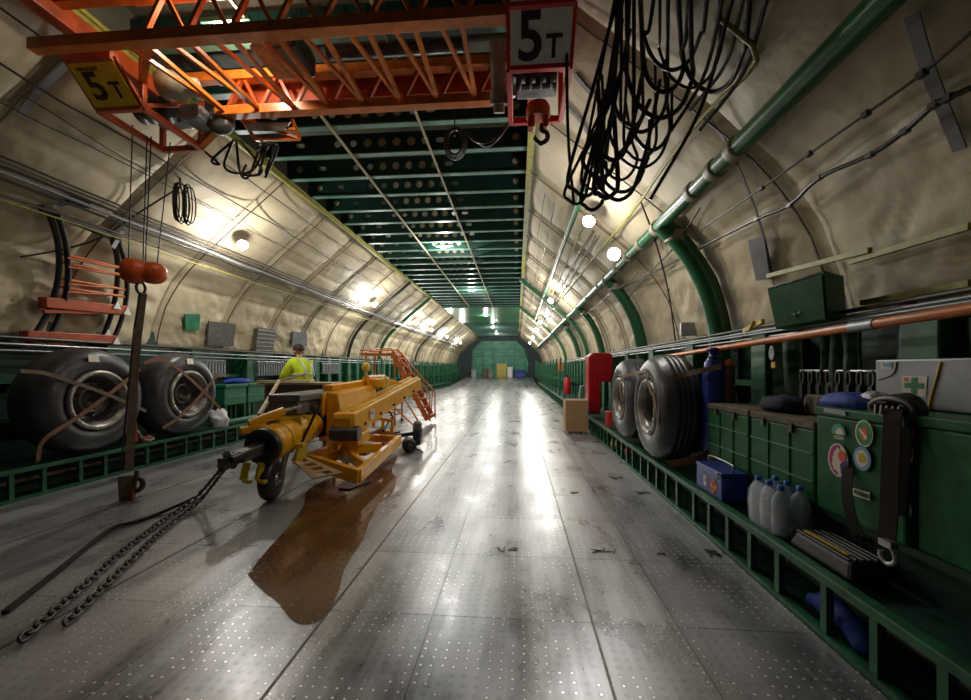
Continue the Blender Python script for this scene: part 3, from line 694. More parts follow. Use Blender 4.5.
# ---- hanging green cabinet (right)
def cab():
    A = [Wx(768,290,3.72),Wx(826,269,3.72)]
    y1, y0 = 3.36, 2.66; x0, x1 = 3.70, 4.0; z0, z1 = 1.68, 1.98
    fl_, fr = V((3.66,3.30,0)), V((3.78,2.72,0))
    r = thing('wall_cabinet',(3.8,3.0,1.63),'green metal cabinet hung on the right wall above the orange pole','cabinet')
    tl, tr, br_, bl = U(767,288,3.05),U(824,270,2.62),U(828,320,2.62),U(776,329,3.05)
    nn = V((.32,.22,0))*.8
    mb = MB(); mb.add([bl,br_,br_+nn,bl+nn,tl,tr,tr+nn,tl+nn],[(3,2,1,0),(4,5,6,7),(0,1,5,4),(1,2,6,5),(2,3,7,6),(3,0,4,7)]); b = mb.build('cabinet_body','green_metal',r,bevel=.006)
    fn = (tr-tl).cross(bl-tl).normalized(); fn = fn if fn.dot(O-tl) > 0 else -fn
    def fp(u,v): return tl.lerp(tr,u).lerp(bl.lerp(br_,u),v)
    mb = MB(); mb.prism([fp(.02,.08)+fn*.002,fp(.98,.08)+fn*.002,fp(.98,.97)+fn*.002,fp(.02,.97)+fn*.002],fn*.008); d = mb.build('cabinet_door','green_metal',r,bevel=.003)
    mb = MB(); mb.beam(fp(.4,.75)+fn*.014,fp(.58,.73)+fn*.014,.008,.014); mb.beam(fp(.48,.70)+fn*.016,fp(.49,.82)+fn*.016,.012,.01); mb.build('door_latch','steel_dark',d)
    mb = MB()
    for k in range(22): p = fp(.02+.96*k/21,.03)+fn*.003; mb.lathe(p,fn,[(.006,0),(.004,.004),(0,.005)],6)
    mb.build('rivet_row','steel',b)
cab()
# ---- orange pole and conduits
a, b = Wx(657,358,3.78), Wx(950,312,3.6); d = (b-a); 
mb = MB(); mb.tube([a, a.lerp(b,.5), b, b+d*.25],.026,12); pole = tag(mb.build('lashing_pole','orange'),'long orange pole slung along the right wall over the crates','pole')
e = b-d*.15
mb = MB(); mb.cyl(a.lerp(b,.87),a.lerp(b,.91),.03,12); mb.build('clamp_collar','alu',pole); pole.location
for i, (dz, dx, rr, m) in enumerate([(.05,.05,.010,'alu'),(.08,.1,.012,'alu'),(.12,.12,.015,'steel_dark'),(.02,.12,.012,'steel')]):
    mb = MB(); mb.tube([V((3.84+dx,1.0,1.62+dz)),V((3.84+dx,5,1.60+dz)),V((3.84+dx,12,1.60+dz)),V((3.84+dx,30,1.58+dz))],rr,8); tag(mb.build('conduit_pipe',m),['thin dull pipe directly behind the orange pole','silvery pipe above the orange pole','dark conduit topmost along the right quilt hem','bright pipe lowest behind the orange pole'][i],'pipe','pipes behind the orange pole')
for i, (z, x, rr, m) in enumerate([(1.62,-3.86,.014,'steel'),(1.55,-3.88,.012,'alu'),(1.70,-3.92,.02,'steel_dark')]):
    mb = MB(); mb.tube([V((x,1.0,z)),V((x,10,z)),V((x,30,z))],rr,8); tag(mb.build('conduit_pipe',m),['bright middle pipe running along the left wall over the tyres','dull lowest pipe running along the left wall over the tyres','dark topmost conduit under the left quilt hem'][i],'pipe','pipes along the left wall')
# ---- thick green pipe with branches
p0, p1 = V((3.42,0.4,3.02)), V((3.42,34,3.02))
pipe = thing('duct_pipe',(3.42,.4,2.94),'thick dark green pipe running the length of the right wall','pipe')
mb = MB(); mb.tube([p0,(3.42,10,3.02),(3.42,20,3.02),p1],.073,16); mb.build('main_pipe','green_pipe',pipe)
for yy in (3.18,3.50,3.92,4.9,5.5,6.1,6.75,7.6,8.2,9.5,11,13,15):
    mb = MB(); mb.lathe((3.42,yy-.05,3.02),(0,1,0),[(.078,0),(.088,.01),(.08,.03),(.09,.05),(.08,.07),(.088,.09),(.078,.1)],20); mb.build('pipe_clamp','beige',pipe)
for yy, w in ((4.75,.11),(7.6,.10),(11.0,.08),(15,.08)):
    P = [V((3.42,yy,3.0))]+[V((xat(z)-.14,yy,z)) for z in (2.85,2.6,2.3,2.0,1.75,1.4,.9,.4)]
    mb = MB(); mb.tube(curve_pts(P,4),w,14); mb.build('branch_duct','green_pipe',pipe)
    mb = MB(); mb.tube([P[1]+V((0,0,.06)),P[1]-V((0,0,.05))],w+.012,14); mb.build('branch_collar','beige',pipe)
# second slimmer green pipe near ceiling (right)
P = [Wx(575,215,2.75),Wx(563,250,2.8),Wx(551,290,2.85)]
mb = MB(); mb.tube([V((2.62,5.2,3.66)),V((2.62,8,3.66)),V((2.62,20,3.66))],.045,12); tag(mb.build('conduit_pipe','green_pipe'),'slim green pipe below the right edge of the beamed ceiling','pipe')
# ---- cables on the walls
def wallcable(pts, r, m, lab, clips=True, off=.11, grp=None, n=3):
    P = curve_pts([onwall(a,b,off) for a,b in pts],n); mb = MB(); mb.tube(P,r,6); o_ = mb.build('wall_cable',m); tag(o_,lab,'cable',grp)
    if clips:
        for a,b in pts[1:-1]:
            q = onwall(a,b,off); mb = MB(); mb.box(q,(.03,.04,.03)); mb.build('cable_clip','steel_dark',o_)
    return o_
wallcable([(971,32),(922,74),(866,114),(809,154),(762,188),(700,230)],.008,'cable','thin straight black cable crossing the upper right quilts')
wallcable([(971,88),(948,98),(934,105),(905,131),(870,155),(819,178),(790,205),(757,219),(700,248),(662,268),(620,289)],.014,'cable','thick sagging black cable on the right quilts')
wallcable([(700,208),(672,250),(650,272),(622,305)],.010,'cable','short black cable between the two green branch ducts')
wallcable([(640,200),(655,240),(668,290),(676,345)],.012,'cable_brown','brown cord running down the quilts between the branch ducts')
wallcable([(722,20),(757,60),(707,112),(665,165),(630,215),(590,262),(560,300)],.016,'yellow_strip','yellowed cord slanting down the upper right quilts',False)
def runY(x, z, y0, y1, r, m, lab, wob=.02, clip=.8, grp=None, sd=-1):
    P = []; y = y0; k = 0
    while y < y1:
        P.append(V((x+noise.noise(V((y*.9,x*9,z)))*wob, y, z+noise.noise(V((y*1.1,z*7,1)))*wob)))
        y += .35 if y < 12 else 1.2
    mb = MB(); mb.tube(P,r,6); return tag(mb.build('wall_cable',m),lab,'cable',grp)
bund = [(-3.18,3.25,.016,'cable'),(-3.14,3.29,.012,'cable_brown'),(-3.22,3.21,.02,'alu'),(-3.27,3.17,.014,'cable'),(-3.10,3.32,.010,'cable'),(-3.38,3.06,.012,'cable_brown'),(-3.42,3.02,.010,'yellow_strip')]
nm = ['black cable, third from the top of the left wall bundle','brown cable, second from the top of the left wall bundle','silver conduit in the middle of the left wall bundle','black cable just under the silver conduit of the left bundle','black cable topmost in the left wall bundle','brown cable in the pair below the left wall bundle','yellowed cable lowest in the pair below the left wall bundle']
for (x,z,r_,m), l in zip(bund,nm): runY(x*.96,z-.02,1.0,36,r_,m,l,.03,grp='cables along the left wall')
for (x,z,r_,m), l in zip([(-2.5,3.86,.010,'cable'),(-2.18,4.12,.009,'cable'),(-2.72,3.68,.006,'cable')],['upper left black cable midway between ceiling edge and lamps','uppermost left black cable close under the ceiling edge','thin left wire just above the floodlights']): runY(x,z,1.0,36,r_,m,l,.05,grp='cables along the left wall')
for (x,z,r_,m), l in zip([(2.36,3.92,.010,'cable'),(2.98,3.40,.016,'cable_brown'),(2.78,3.54,.012,'yellow_strip'),(2.9,3.46,.012,'cable'),(3.6,2.8,.010,'cable'),(2.2,4.06,.008,'cable')],['black cable beside the slim green pipe','brown cable just above the thick green pipe','yellowed cable just above the right floodlights','black cable behind the right floodlights','black cable under the thick green pipe','thin black cable close under the right ceiling edge']): runY(x,z,6.3,36,r_,m,l,.05,grp='cables along the right wall')
wallcable([(20,257),(60,250),(100,238),(140,212),(180,187)],.012,'cable','black cable slanting from the left edge up to the cable coil',False,.16)
wallcable([(22,95),(60,118),(110,150),(160,178)],.006,'cable','hair-thin black wire on the upper left quilts',False,.1)
# grey tape strips on quilts
for k, (pts, l, sd) in enumerate([([(912,15),(925,60),(940,100),(960,150)],'broad grey tape strip at the upper right corner',1),([(705,112),(730,150),(752,200),(766,245),(774,285)],'narrow grey tape strip running down to the green cabinet',1),([(20,115),(45,85),(72,60)],'blue-grey tape strip at the upper left corner',-1),([(575,75),(590,92),(612,108)],'frayed grey tape behind the hanging black cables',1),([(565,105),(580,120),(592,140)],'frayed grey tape left of the hanging black cables',1)]):
    P = curve_pts([onwall(a,b,.05) for a,b in pts],4); mb = MB(); mb.ribbon(P,.06 if k in (0,2,3,4) else .02,.008,(0,1,0)); tag(mb.build('tape_strip','strap_grey'),l,'tape')
P = [onwall(a,b,.08) for a,b in ((749,240),(765,236),(771,278),(757,280))]; mb = MB(); mb.prism(P,(-.01,0,-.01)); tag(mb.build('quilt_patch','strap_grey'),'grey square patch on the quilts left of the green cabinet','patch')
# arches of dark pipe across walls
for i,(yy,m,rr,sdl,l) in enumerate([(13.4,'cable',.05,(-1,),'dark pipe arching down the left quilted wall'),(16.5,'green_pipe',.07,(-1,),'green duct arching down the left wall beyond the dark pipe'),(13.2,'green_pipe',.06,(1,),'green duct arching down the right wall past the branch ducts'),(19.0,'green_pipe',.06,(1,),'green duct arching down the far right wall'),(22.5,'cable',.05,(-1,),'dark pipe arching down the far left wall')]):
    for sd in sdl:
        P = [V((sd*4.0,yy,.5)),V((sd*4.0,yy,1.3))]+[V((sd*(prof(s)[0]+pnormal(s).x*.14),yy,prof(s)[1]+pnormal(s).z*.14)) for s in [k/16 for k in range(17)]]
        mb = MB(); mb.tube(P,rr,10); tag(mb.build('duct_arch',m),l,'duct')
# ---- hem pads and vent patches on left
def wallpad(c, w, h, m, lab, cat, sd=-1, off=.09, t=.03, slats=0):
    q = [onwall(a,b,off) for a,b in c]; n = (q[1]-q[0]).cross(q[3]-q[0]).normalized(); n = n if n.dot(O-q[0]) > 0 else -n
    mb = MB(); mb.prism(q,n*t); o_ = mb.build('wall_pad' if not slats else 'wall_vent',m); tag(o_,lab,cat)
    for k in range(slats):
        f = (k+.5)/slats; a = q[0].lerp(q[3],f)+n*(t+.004); b = q[1].lerp(q[2],f)+n*(t+.004); mb = MB(); mb.beam(a,b,.012,.02); mb.build('vent_slat','grey',o_)
    return o_
wallpad([(208,321),(235,324),(232,346),(206,345)],0,0,'rubber_grey','dark brown pad on the left quilt hem beyond the tyres','pad')
wallpad([(257,327),(275,330),(272,352),(254,352)],0,0,'rubber_grey','dark slatted vent on the left quilt hem near the worker','vent',slats=6)
wallpad([(292,331),(306,333),(306,346),(291,346)],0,0,'strap_grey','light grey pad on the left quilt hem behind the worker','pad')
wallpad([(184,314),(199,314),(198,330),(184,329)],0,0,'green_mesh','small green hatch patch in the left quilts over the tyre','hatch')
wallpad([(68,195),(90,200),(88,207),(66,203)],0,0,'black','black junction box on the left cable bundle','box')
P = Wy(688,329,5.6); mb = MB(); mb.box((P.x,P.y,P.z),(.2,.06,.18)); tag(mb.build('junction_box','alu',bevel=.01),'small silver junction box under the right quilt hem','box')
# ---- curved rack with orange shelves on the left wall
def rack():
    r = thing('curved_ladder',(-3.9,4.7,1.7),'curved black ladder with orange rungs strapped to the left wall','ladder')
    def st(pts,off): return curve_pts([onwall(a,b,off) for a,b in pts],4)
    S = [st([(28,345),(48,312),(58,278),(58,245),(49,212)],.16),st([(45,345),(61,312),(68,280),(66,245),(58,214)],.2),st([(102,340),(112,312),(117,285),(117,258),(111,236)],.16),st([(110,348),(122,318),(127,290),(125,262),(118,240)],.2)]
    for P in S: mb = MB(); mb.tube(P,.03,10); mb.build('stile','black',r)
    a, b = S[0][-1]+V((0,-.08,.02)), S[3][-1]+V((0,.03,-.0)); mb = MB(); mb.beam(a,b,.06,.07); mb.build('top_bar','black',r,bevel=.01)
    for k in (11,10,8,7):
        mb = MB(); mb.tube([S[0][k],S[3][k]],.018,8); mb.build('rung','orange',r)
        mb = MB(); mb.tube([S[1][k]+V((0,0,-.05)),S[2][k]+V((0,0,-.05))],.014,8); mb.build('rung','orange_red',r)
    for i in (5,1):
        mb = MB(); mb.beam(S[0][i]+V((.0,-.1,0)),S[3][i]+V((.02,-.02,0)),.14,.13); t = mb.build('step_tray','orange_red',r,bevel=.008)
        mb = MB(); mb.beam(S[0][i]+V((.02,-.1,-.11)),S[2][i]+V((.04,-.02,-.11)),.05,.04); mb.build('tray_bar','orange_red',t)
        for j in (S[2][i],S[3][i]):
            q = j+V((.10,-.04,.0)); mb = MB(); mb.prism([q+V((0,-.06,-.06)),q+V((0,.05,-.06)),q+V((0,0,.05))],(.006,0,0)); mb.build('white_triangle','white',t)
    for (a,b) in ((S[1][-1]+V((.06,-.1,.05)),S[1][-1]+V((.06,.1,.18))),(S[3][-1]+V((.06,-.12,-.14)),S[3][-1]+V((.06,.05,.2)))):
        mb = MB(); mb.ribbon([a,b],.05,.006,(0,.6,.3)); mb.build('hold_down_strap','strap_grey',r)
rack()
# coil of cable on left wall
r0 = onwall(180,186,.12); r = thing('cable_coil',r0-V((0,0,.6)),'black cable coil hanging on the upper left wall','cable')
for k in range(7):
    c = r0+V((.02*k*.3,.02*(k-3),-.2)); w = .05+.018*(k%4); h = .24+.015*(k%3)
    mb = MB(); mb.tube([c+V((.01*k,math.cos(a)*w,math.sin(a)*h-.03)) for a in [2*PI*i/24 for i in range(24)]],.008,6,True); mb.build('coil_turn','cable',r)
mb = MB(); mb.tube(curve_pts([r0+V((0,0,.12)),r0+V((0,0,.05)),r0],3),.012,6); mb.build('hanger','cable',r)
# ================================================================== OVERHEAD CRANE
cr = thing('overhead_crane',(0,3.4,3.6),'orange lattice overhead crane spanning the hold under the ceiling','crane')
ZB, ZT, YA, YB = 3.92, 4.27, 2.9, 3.8
for (y,z,m) in ((YB,ZB,'orange'),(YA,ZB,'orange'),(YB,ZT,'orange_red'),(YA,ZT,'orange_red')):
    mb = MB(); mb.bb((-2.1 if y == YA or z == ZT else -1.25,y-.04,z-.045),(1.68,y+.04,z+.045)); mb.bb((-1.25,y-.05,z-.05),(1.68,y+.05,z-.04)); mb.build('chord','orange',cr,bevel=.004)
xs = [-1.15+.36*k for k in range(8)]
for k, x in enumerate(xs):
    mb = MB(); mb.beam((x,YB,ZB),(x-.02,YA,ZB),.035,.035); mb.build('brace','orange',cr)
    mb = MB(); mb.beam((x,YB,ZB),(x-.19,YA,ZB+.0),.03,.03); mb.build('brace','orange',cr)
    mb = MB(); mb.beam((x,YB,ZB),(x+.18,YB,ZT),.035,.03); mb.beam((x+.18,YB,ZT),(x+.36,YB,ZB),.035,.03); mb.build('brace','orange_red',cr)
    mb = MB(); mb.beam((x,YA,ZB),(x+.18,YA,ZT),.035,.03); mb.beam((x+.18,YA,ZT),(x+.36,YA,ZB),.035,.03); mb.build('brace','orange',cr)
mb = MB(); mb.bb((-1.2,3.95,4.1),(1.6,4.0,4.32)); mb.build('rear_girder','orange_red',cr)
mb = MB(); mb.bb((-.5,3.2,4.05),(-.1,3.6,4.25)); mb.build('gearbox','steel_dark',cr,bevel=.03)
mb = MB(); mb.cyl((.1,3.4,4.12),(1.3,3.4,4.12),.05,14); mb.build('drive_shaft','steel_dark',cr)
# end carriages on the rails
for sd in (-1,1):
    mb = MB(); mb.bb((sd*1.93-.06,2.5,4.12),(sd*1.93+.06,4.3,4.28)); mb.build('end_carriage','orange_red',cr,bevel=.01)
def hoist(x0, x1, y0, y1, z, sgn, left):
    par = cr
    fr = MB(); w = .045
    for a, b in (((x0,y0,z),(x1,y0,z)),((x0,y1,z),(x1,y1,z)),((x0,y0,z),(x0,y1,z)),((x1,y0,z),(x1,y1,z))): fr.beam(a,b,w,w*1.3)
    for x in (x0,x1):
        for y in (y0,y1): fr.beam((x,y,z),(x,y,4.2),w,w)
        fr.beam((x,y0,z+.02),(x,y1,4.15),.03,.03)
    fr.beam((x0,y0-.26,z+.26),(x1,y0-.26,z+.26),.07,.08); fr.beam((x0,y0-.26,z+.26),(x0,y0,z),.04,.03); fr.beam((x1,y0-.26,z+.26),(x1,y0,z),.04,.03)
    f = fr.build('hoist_frame','orange_red' if left else 'red_bright',par,bevel=.004)
    A, B = V((x0+.01,y0-.02,z+.01)), V((x1-.01,y0-.02,z+.01)); up = V((0,-.25,.24)); n = V((0,-.24,-.25)).normalized()*.008
    mb = MB(); mb.prism([A+n,B+n,B+up*(.92 if left else 1.25)+n,A+up*(.92 if left else 1.25)+n],n); s = mb.build('sign_panel','sign_yellow' if left else 'sign_white',f)
    c = (A+B)/2+n*2.4; u = up.normalized()
    text('sign_number','5',.28 if left else .40,c+V((-.075,0,0))+up*(.42 if left else .44),(1,0,0),up,'sign_brown',s,.002,sx=1.15 if left else 1)
    text('sign_letter','T',.17 if left else .2,c+V((.10,0,0))+up*(.33 if left else .28),(1,0,0),up,'sign_brown',s,.002)
    mb = MB(); xm = (x0+x1)/2
    for k in range(4): mb.lathe((x0+.08+k*.09,(y0+y1)/2,z+.2),(1,0,0),[(.05,0),(.12,.005),(.12,.015),(.07,.02),(.07,.05)],18)
    mb.build('cable_drum','steel_dark',f)
    mb = MB(); mb.bb((x0+.05,y1-.2,z+.18),(x1-.05,y1-.02,z+.38)); mb.build('hoist_motor','steel_dark',f,bevel=.03)
    return f
hl = hoist(-2.04,-1.60,3.35,4.02,3.70,-1,True)
hr = hoist(1.70,2.17,3.14,3.82,3.70,1,False)
text('sign_small_print','\u041d\u0418\u041a\u041e\u041b\u0410\u0415\u0412',.035,V((-1.88,3.35-.02-.2,3.71+.19))+V((0,-.012,-.012)),(1,0,0),V((0,-.25,.24)),'sign_brown',[k for k in kids(hl) if k.name.startswith('sign_panel')][0],.001)
# left gear cluster between trolley and truss
mb = MB(); mb.lathe((-1.55,3.45,3.98),(1,.25,0),[(.0,0),(.1,.01),(.12,.05),(.12,.2),(.08,.24),(.08,.34),(0,.36)],18); mb.build('gear_motor','beige',cr)
mb = MB(); mb.bb((-1.52,3.62,3.78),(-1.3,3.92,3.92)); mb.build('gearbox','alu',cr,bevel=.04)
mb = MB(); mb.lathe((-1.24,3.86,3.84),(.3,-1,0),[(.06,0),(.13,.02),(.13,.07),(.06,.09)],18); mb.build('pulley','steel_dark',cr)
mb = MB(); mb.beam((-1.6,4.0,3.72),(-1.22,3.85,3.86),.06,.08); mb.build('tie_bar','orange',cr); mb = MB(); mb.beam((-1.6,3.35,3.95),(-1.2,3.0,3.95),.05,.07); mb.build('tie_bar','orange',cr)
a, b, c, d = U(240,117,4.4),U(292,119,4.4),U(300,139,4.55),U(256,140,4.6)
mb = MB()
for p, q in ((a,c),(d,c),(a,d),(b,c),(a.lerp(d,.5),b.lerp(c,.5))): mb.beam(p,q,.03,.03)
mb.build('cable_cradle','orange',cr); a, b = U(245,122,4.42), U(290,122,4.42)
mb = MB(); mb.prism([a,b,U(284,131,4.45),U(248,131,4.45)],(0,.02,.01)); mb.build('cradle_plate','steel_dark',cr)
mb = MB(); mb.cyl(U(497,40,3.3),U(499,90,3.5),.065,16); mb.cyl(U(499,90,3.5),U(499,104,3.55),.08,16); mb.cyl(U(499,104,3.55),U(499,113,3.58),.05,16); mb.build('brake_cylinder','beige',cr)
# right hook block
c = U(538,112,3.5)
r = thing('hook_block',c-V((0,0,.3)),'orange hook block drawn up under the white sign','hook','crane hook blocks')
mb = MB(); mb.lathe(c+V((0,0,-.06)),(0,0,1),[(.085,0),(.105,.02),(.105,.09),(.09,.12),(.04,.14)],22); mb.build('sheave_cover','orange_block',r)
mb = MB(); mb.bb((c.x-.09,c.y-.05,c.z-.15),(c.x-.03,c.y+.05,c.z-.05)); mb.bb((c.x+.04,c.y-.05,c.z-.15),(c.x+.09,c.y+.05,c.z-.05)); mb.build('side_cheek','orange_block',r,bevel=.01)
def hookmb(c, s=1.0):
    mb = MB(); P = curve_pts([c+V((0,0,.06))*s,c+V((0,0,.0))*s,c+V((.05,0,-.03))*s,c+V((.055,0,-.09))*s,c+V((0,0,-.13))*s,c+V((-.055,0,-.09))*s,c+V((-.06,0,-.05))*s],6)
    n = len(P); mb.tube(P,[.018*s+.006*s*math.sin(PI*i/(n-1)) if i < n-3 else .010*s for i in range(n)],10); return mb
hookmb(c+V((.03,0,-.16)),.9).build('lifting_hook','steel_dark',r)
# left hook block on falls
Bc = U(143,272,4.12)
r = thing('hook_block',Bc-V((0,0,.2)),'orange hook block hanging on steel falls at the left','hook','crane hook blocks')
rt = V((.78,.62,0)); 
mb = MB(); mb.lathe(Bc-rt*.18+V((0,0,.0)),rt+V((0,0,0)),[(.03,0),(.09,.01),(.12,.05),(.13,.10),(.125,.16),(.10,.19),(.11,.21),(.115,.27),(.10,.33),(.06,.37),(.02,.38)],24); mb.build('sheave_cover','orange_block',r)
top = [V((-1.95,3.55,3.72)),V((-1.88,3.8,3.72)),V((-1.85,3.82,3.72)),V((-1.78,3.9,3.72))]
tp = [U(132.5,129,4.0),U(147,140,4.1),U(151,140,4.1),U(170,146,4.25)]; bt = [U(128.5,262,4.06),U(143,262,4.1),U(145.5,262,4.1),U(157,266,4.2)]
for k in range(4): mb = MB(); q = tp[k]+(tp[k]-bt[k])*.03; mb.tube([q,bt[k]],.006,6); mb.build('wire_fall','cable',r)
hk = U(141,288,4.12)
mb = MB(); mb.tube([hk+V((math.cos(a)*.0,math.cos(a)*.05,math.sin(a)*.06)) for a in [2*PI*i/16 for i in range(16)]],.014,8,True); mb.build('shackle','steel_dark',r)
# strap + lower hook
bt_ = Wz(125,503,.0); tpp = hk-V((0,0,.05)); low = U(129,470,4.1)
tag((lambda mb: mb.build('lifting_sling','strap_olive'))(MB().ribbon([tpp+V((0,.02,0)),U(137,340,4.12),U(134,380,4.12),U(132,420,4.11),low],.07,.012,(.6,.8,0))),'worn brown lifting sling hanging from the left hook block','sling')
tag((lambda mb: mb.build('lifting_sling','strap_black'))(MB().ribbon([tpp+V((.01,-.02,0)),U(134,330,4.1),low+V((-.05,-.04,0))],.015,.012,(.6,.8,0))),'narrow dark sling beside the broad brown one at the left','sling')
r = thing('chain_hook',bt_,'rusty lower hook with red catch standing on the left floor','hook')
c = U(126,492,4.08); mb = MB(); mb.hexa([c+V((-.05,-.03,-.14)),c+V((.05,.03,-.14)),c+V((.04,.06,-.14)),c+V((-.06,0,-.14))],[c+V((-.07,-.03,.16)),c+V((.07,.05,.16)),c+V((.06,.08,.16)),c+V((-.08,0,.16))]); mb.build('hook_plate','strap_olive',r,bevel=.01)
mb = hookmb(c+V((.06,.06,.14)),1.1); mb.build('hook_claw','steel_dark',r); mb = MB(); mb.box(c+V((.05,.02,-.03)),(.03,.02,.12)); mb.build('red_catch','orange_red',r)
# chains on the floor
def chain(pts, lab, s=.045, r=.008, m='steel_dark', grp='heavy chains on the left floor'):
    P = curve_pts(pts,20); D = [0]
    for a, b in zip(P,P[1:]): D.append(D[-1]+(b-a).length)
    mb = MB(); n = int(D[-1]/(s*1.25)); j = 0
    for k in range(n):
        d = (k+.5)*s*1.25
        while D[j+1] < d and j < len(P)-2: j += 1
        f = (d-D[j])/max(1e-6,D[j+1]-D[j]); c = P[j].lerp(P[j+1],f); t = (P[j+1]-P[j]).normalized(); sdv = t.cross(V((0,0,1))).normalized(); up = sdv.cross(t)
        q = (sdv if k % 2 else up)*.9+(up if k % 2 else sdv)*.35; q.normalize()
        L_ = [c+t*(math.cos(a)*s*.85)+q*(math.sin(a)*s*.42) for a in [2*PI*i/12 for i in range(12)]]
        mb.tube(L_,r,6,True)
    return tag(mb.build('tow_chain',m),lab,'chain',grp)
eye = U(224,463,3.5)
chain([eye+V((0,0,-.02)),Wz(195,498,.12),Wz(158,524,.03),Wz(120,553,.025),Wz(84,585,.025),Wz(20,640,.025)],'upper of the two heavy chains running from the tow bar to the lower left')
chain([eye+V((.03,-.03,-.05)),Wz(200,500,.08),Wz(163,530,.03),Wz(135,556,.025),Wz(100,590,.025),Wz(60,628,.025)],'lower heavy chain running from the tow bar towards the photo bottom')
mb = MB(); mb.ribbon(curve_pts([Wz(190,500,.1),Wz(160,513,.02),Wz(134,522,.02),Wz(112,528,.02),Wz(80,553,.015),Wz(40,585,.015),Wz(5,612,.015)],5),.032,.02,(-.5,.6,0)); tag(mb.build('rope_sling','strap_black'),'flat black sling lying across the left floor under the lower hook','sling')
# ---- clutter between the left tyres
chain([(-3.35,5.02,.5),(-3.3,5.05,.4),(-3.28,5.1,.36),(-3.3,5.2,.37),(-3.33,5.12,.45)],'small steel chain heaped on the sill between the two left tyres',.03,.006,'steel',None)
mb = MB(); mb.beam((-3.36,4.98,.36),(-3.4,5.0,.62),.05,.08); mb.beam((-3.33,5.05,.36),(-3.3,5.15,.4),.05,.06); tag(mb.build('tyre_chock','orange_red',bevel=.01),'red-orange chock wedged between the two left tyres','chock')
lump('plastic_bag',(-3.36,6.50,.47),(.28,.32,.36),'bag','white plastic bag on the left sill beside the tyre','bag',4,.25)
# ---- green seat boxes on left
for i,(ya,yb,l) in enumerate(((6.72,7.3,'green lidded box beside the white bag, left of the pair'),(7.34,7.95,'green lidded box under the workbench end, right of the pair'))):
    r = thing('storage_box',(-3.55,(ya+yb)/2,.33),l,'box','pair of green boxes on the left')
    mb = MB(); mb.bb((-3.75,ya,.68),(-3.42,yb,1.0)); mb.build('box_body','green_seat',r,bevel=.015)
    mb = MB(); mb.bb((-3.77,ya-.01,1.0),(-3.39,yb+.01,1.06)); mb.build('box_lid','green_seat',r,bevel=.012)
    for y in (ya+.04,yb-.04):
        for x in (-3.72,-3.44): mb = MB(); mb.bb((x-.02,y-.02,.30),(x+.02,y+.02,.68)); mb.build('leg','green',r)
    mb = MB(); mb.bb((-3.42,ya+.05,.82),(-3.405,yb-.05,.84)); mb.build('box_bead','green_flange',r)
lump('folded_jacket',(-3.6,7.3,1.1),(.28,.7,.13),'blue_cloth','blue cloth crumpled on top of the left green boxes','cloth',5)
# tie-down racks on left wall & right wall
def tierack(y0, y1, x, z, lab, n=9):
    s_ = 1 if x > 0 else -1
    r = thing('tie_down_rack',(x,(y0+y1)/2,z-.32),lab,'rack','tie-down racks on the side walls')
    mb = MB(); mb.tube([(x,y0,z),(x,y1,z)],.012,8); mb.build('rack_rail','steel',r); mb = MB(); mb.tube([(x,y0,z-.22),(x,y1,z-.22)],.01,8); mb.build('rack_rail','steel_dark',r)
    first = None
    for k in range(n):
        y = y0+(k+.5)*(y1-y0)/n
        if first is None:
            mb = MB(); c = V((x-s_*.02,y,z-.03)); mb.tube([c+V((0,math.cos(a)*.02,math.sin(a)*.05-.02)) for a in [2*PI*i/10 for i in range(10)]],.008,6,True)
            mb.beam(c+V((0,0,-.07)),c+V((0,0,-.2)),.025,.03); mb.tube([c+V((0,math.cos(a)*.022,math.sin(a)*.04-.24)) for a in [2*PI*i/10 for i in range(10)]],.008,6,True)
            first = mb.build('tie_down_fitting','steel_dark' if x > 3.95 else 'alu',r); fy = y
        else: c_ = first.copy(); COL.objects.link(c_); c_.parent = r; c_.location = (0,y-fy,0)
for i,(ya,yb,l) in enumerate(((6.45,7.35,'nearest rack of hanging steel fittings on the left wall by the tyre'),(8.3,9.4,'second left rack of hanging steel fittings, behind the workbench'),(9.75,10.85,'third left rack of steel fittings, behind the worker'),(11.2,12.3,'farthest left rack of steel fittings, by the orange steps'))): tierack(ya,yb,-3.9,1.5,l,12)
tierack(2.65,3.35,4.0,1.33,'rack of hanging steel fittings on the right wall above the crates',8)
tierack(6.7,7.6,3.92,1.45,'rack of hanging steel fittings between the red cabinet and right tyre',10)
# canvas drapes on right wall
for i,(y,w,l) in enumerate(((3.62,.5,'dark green canvas hung on the right wall behind the navy jacket'),(2.25,.55,'dark green canvas hung on the right wall beside the grey case'),(2.98,.3,'narrow dark green canvas hung under the wall cabinet'))):
    mb = MB(); vs = []; fs = []; NN = 14
    for a in range(NN+1):
        for b in range(9):
            f = a/NN; g = b/8; vs.append((4.02+.035*math.sin(f*17+g*2)+.02*noise.noise(V((f*5,g*4,i))),y-w/2+w*f,1.6-1.0*g))
    for a in range(NN):
        for b in range(8): q = a*9+b; fs.append((q,q+1,q+10,q+9))
    mb.add(vs,fs,True); o_ = mb.build('canvas_drape','canvas'); so = o_.modifiers.new('th','SOLIDIFY'); so.thickness = .012; tag(o_,l,'canvas')
r = thing('hanging_tag',Wx(772,350,3.9),'pale oval tag with yellow clip hanging on the right wall','tag'); c = Wx(772,353,3.88)
mb = MB(); disc(mb,c,R_,U_,.035,.06,16,.006); mb.build('tag_plate','alu',r); mb = MB(); mb.box(c+V((0,-.03,-.1)),(.02,.05,.05)); mb.build('yellow_clip','gold',r)
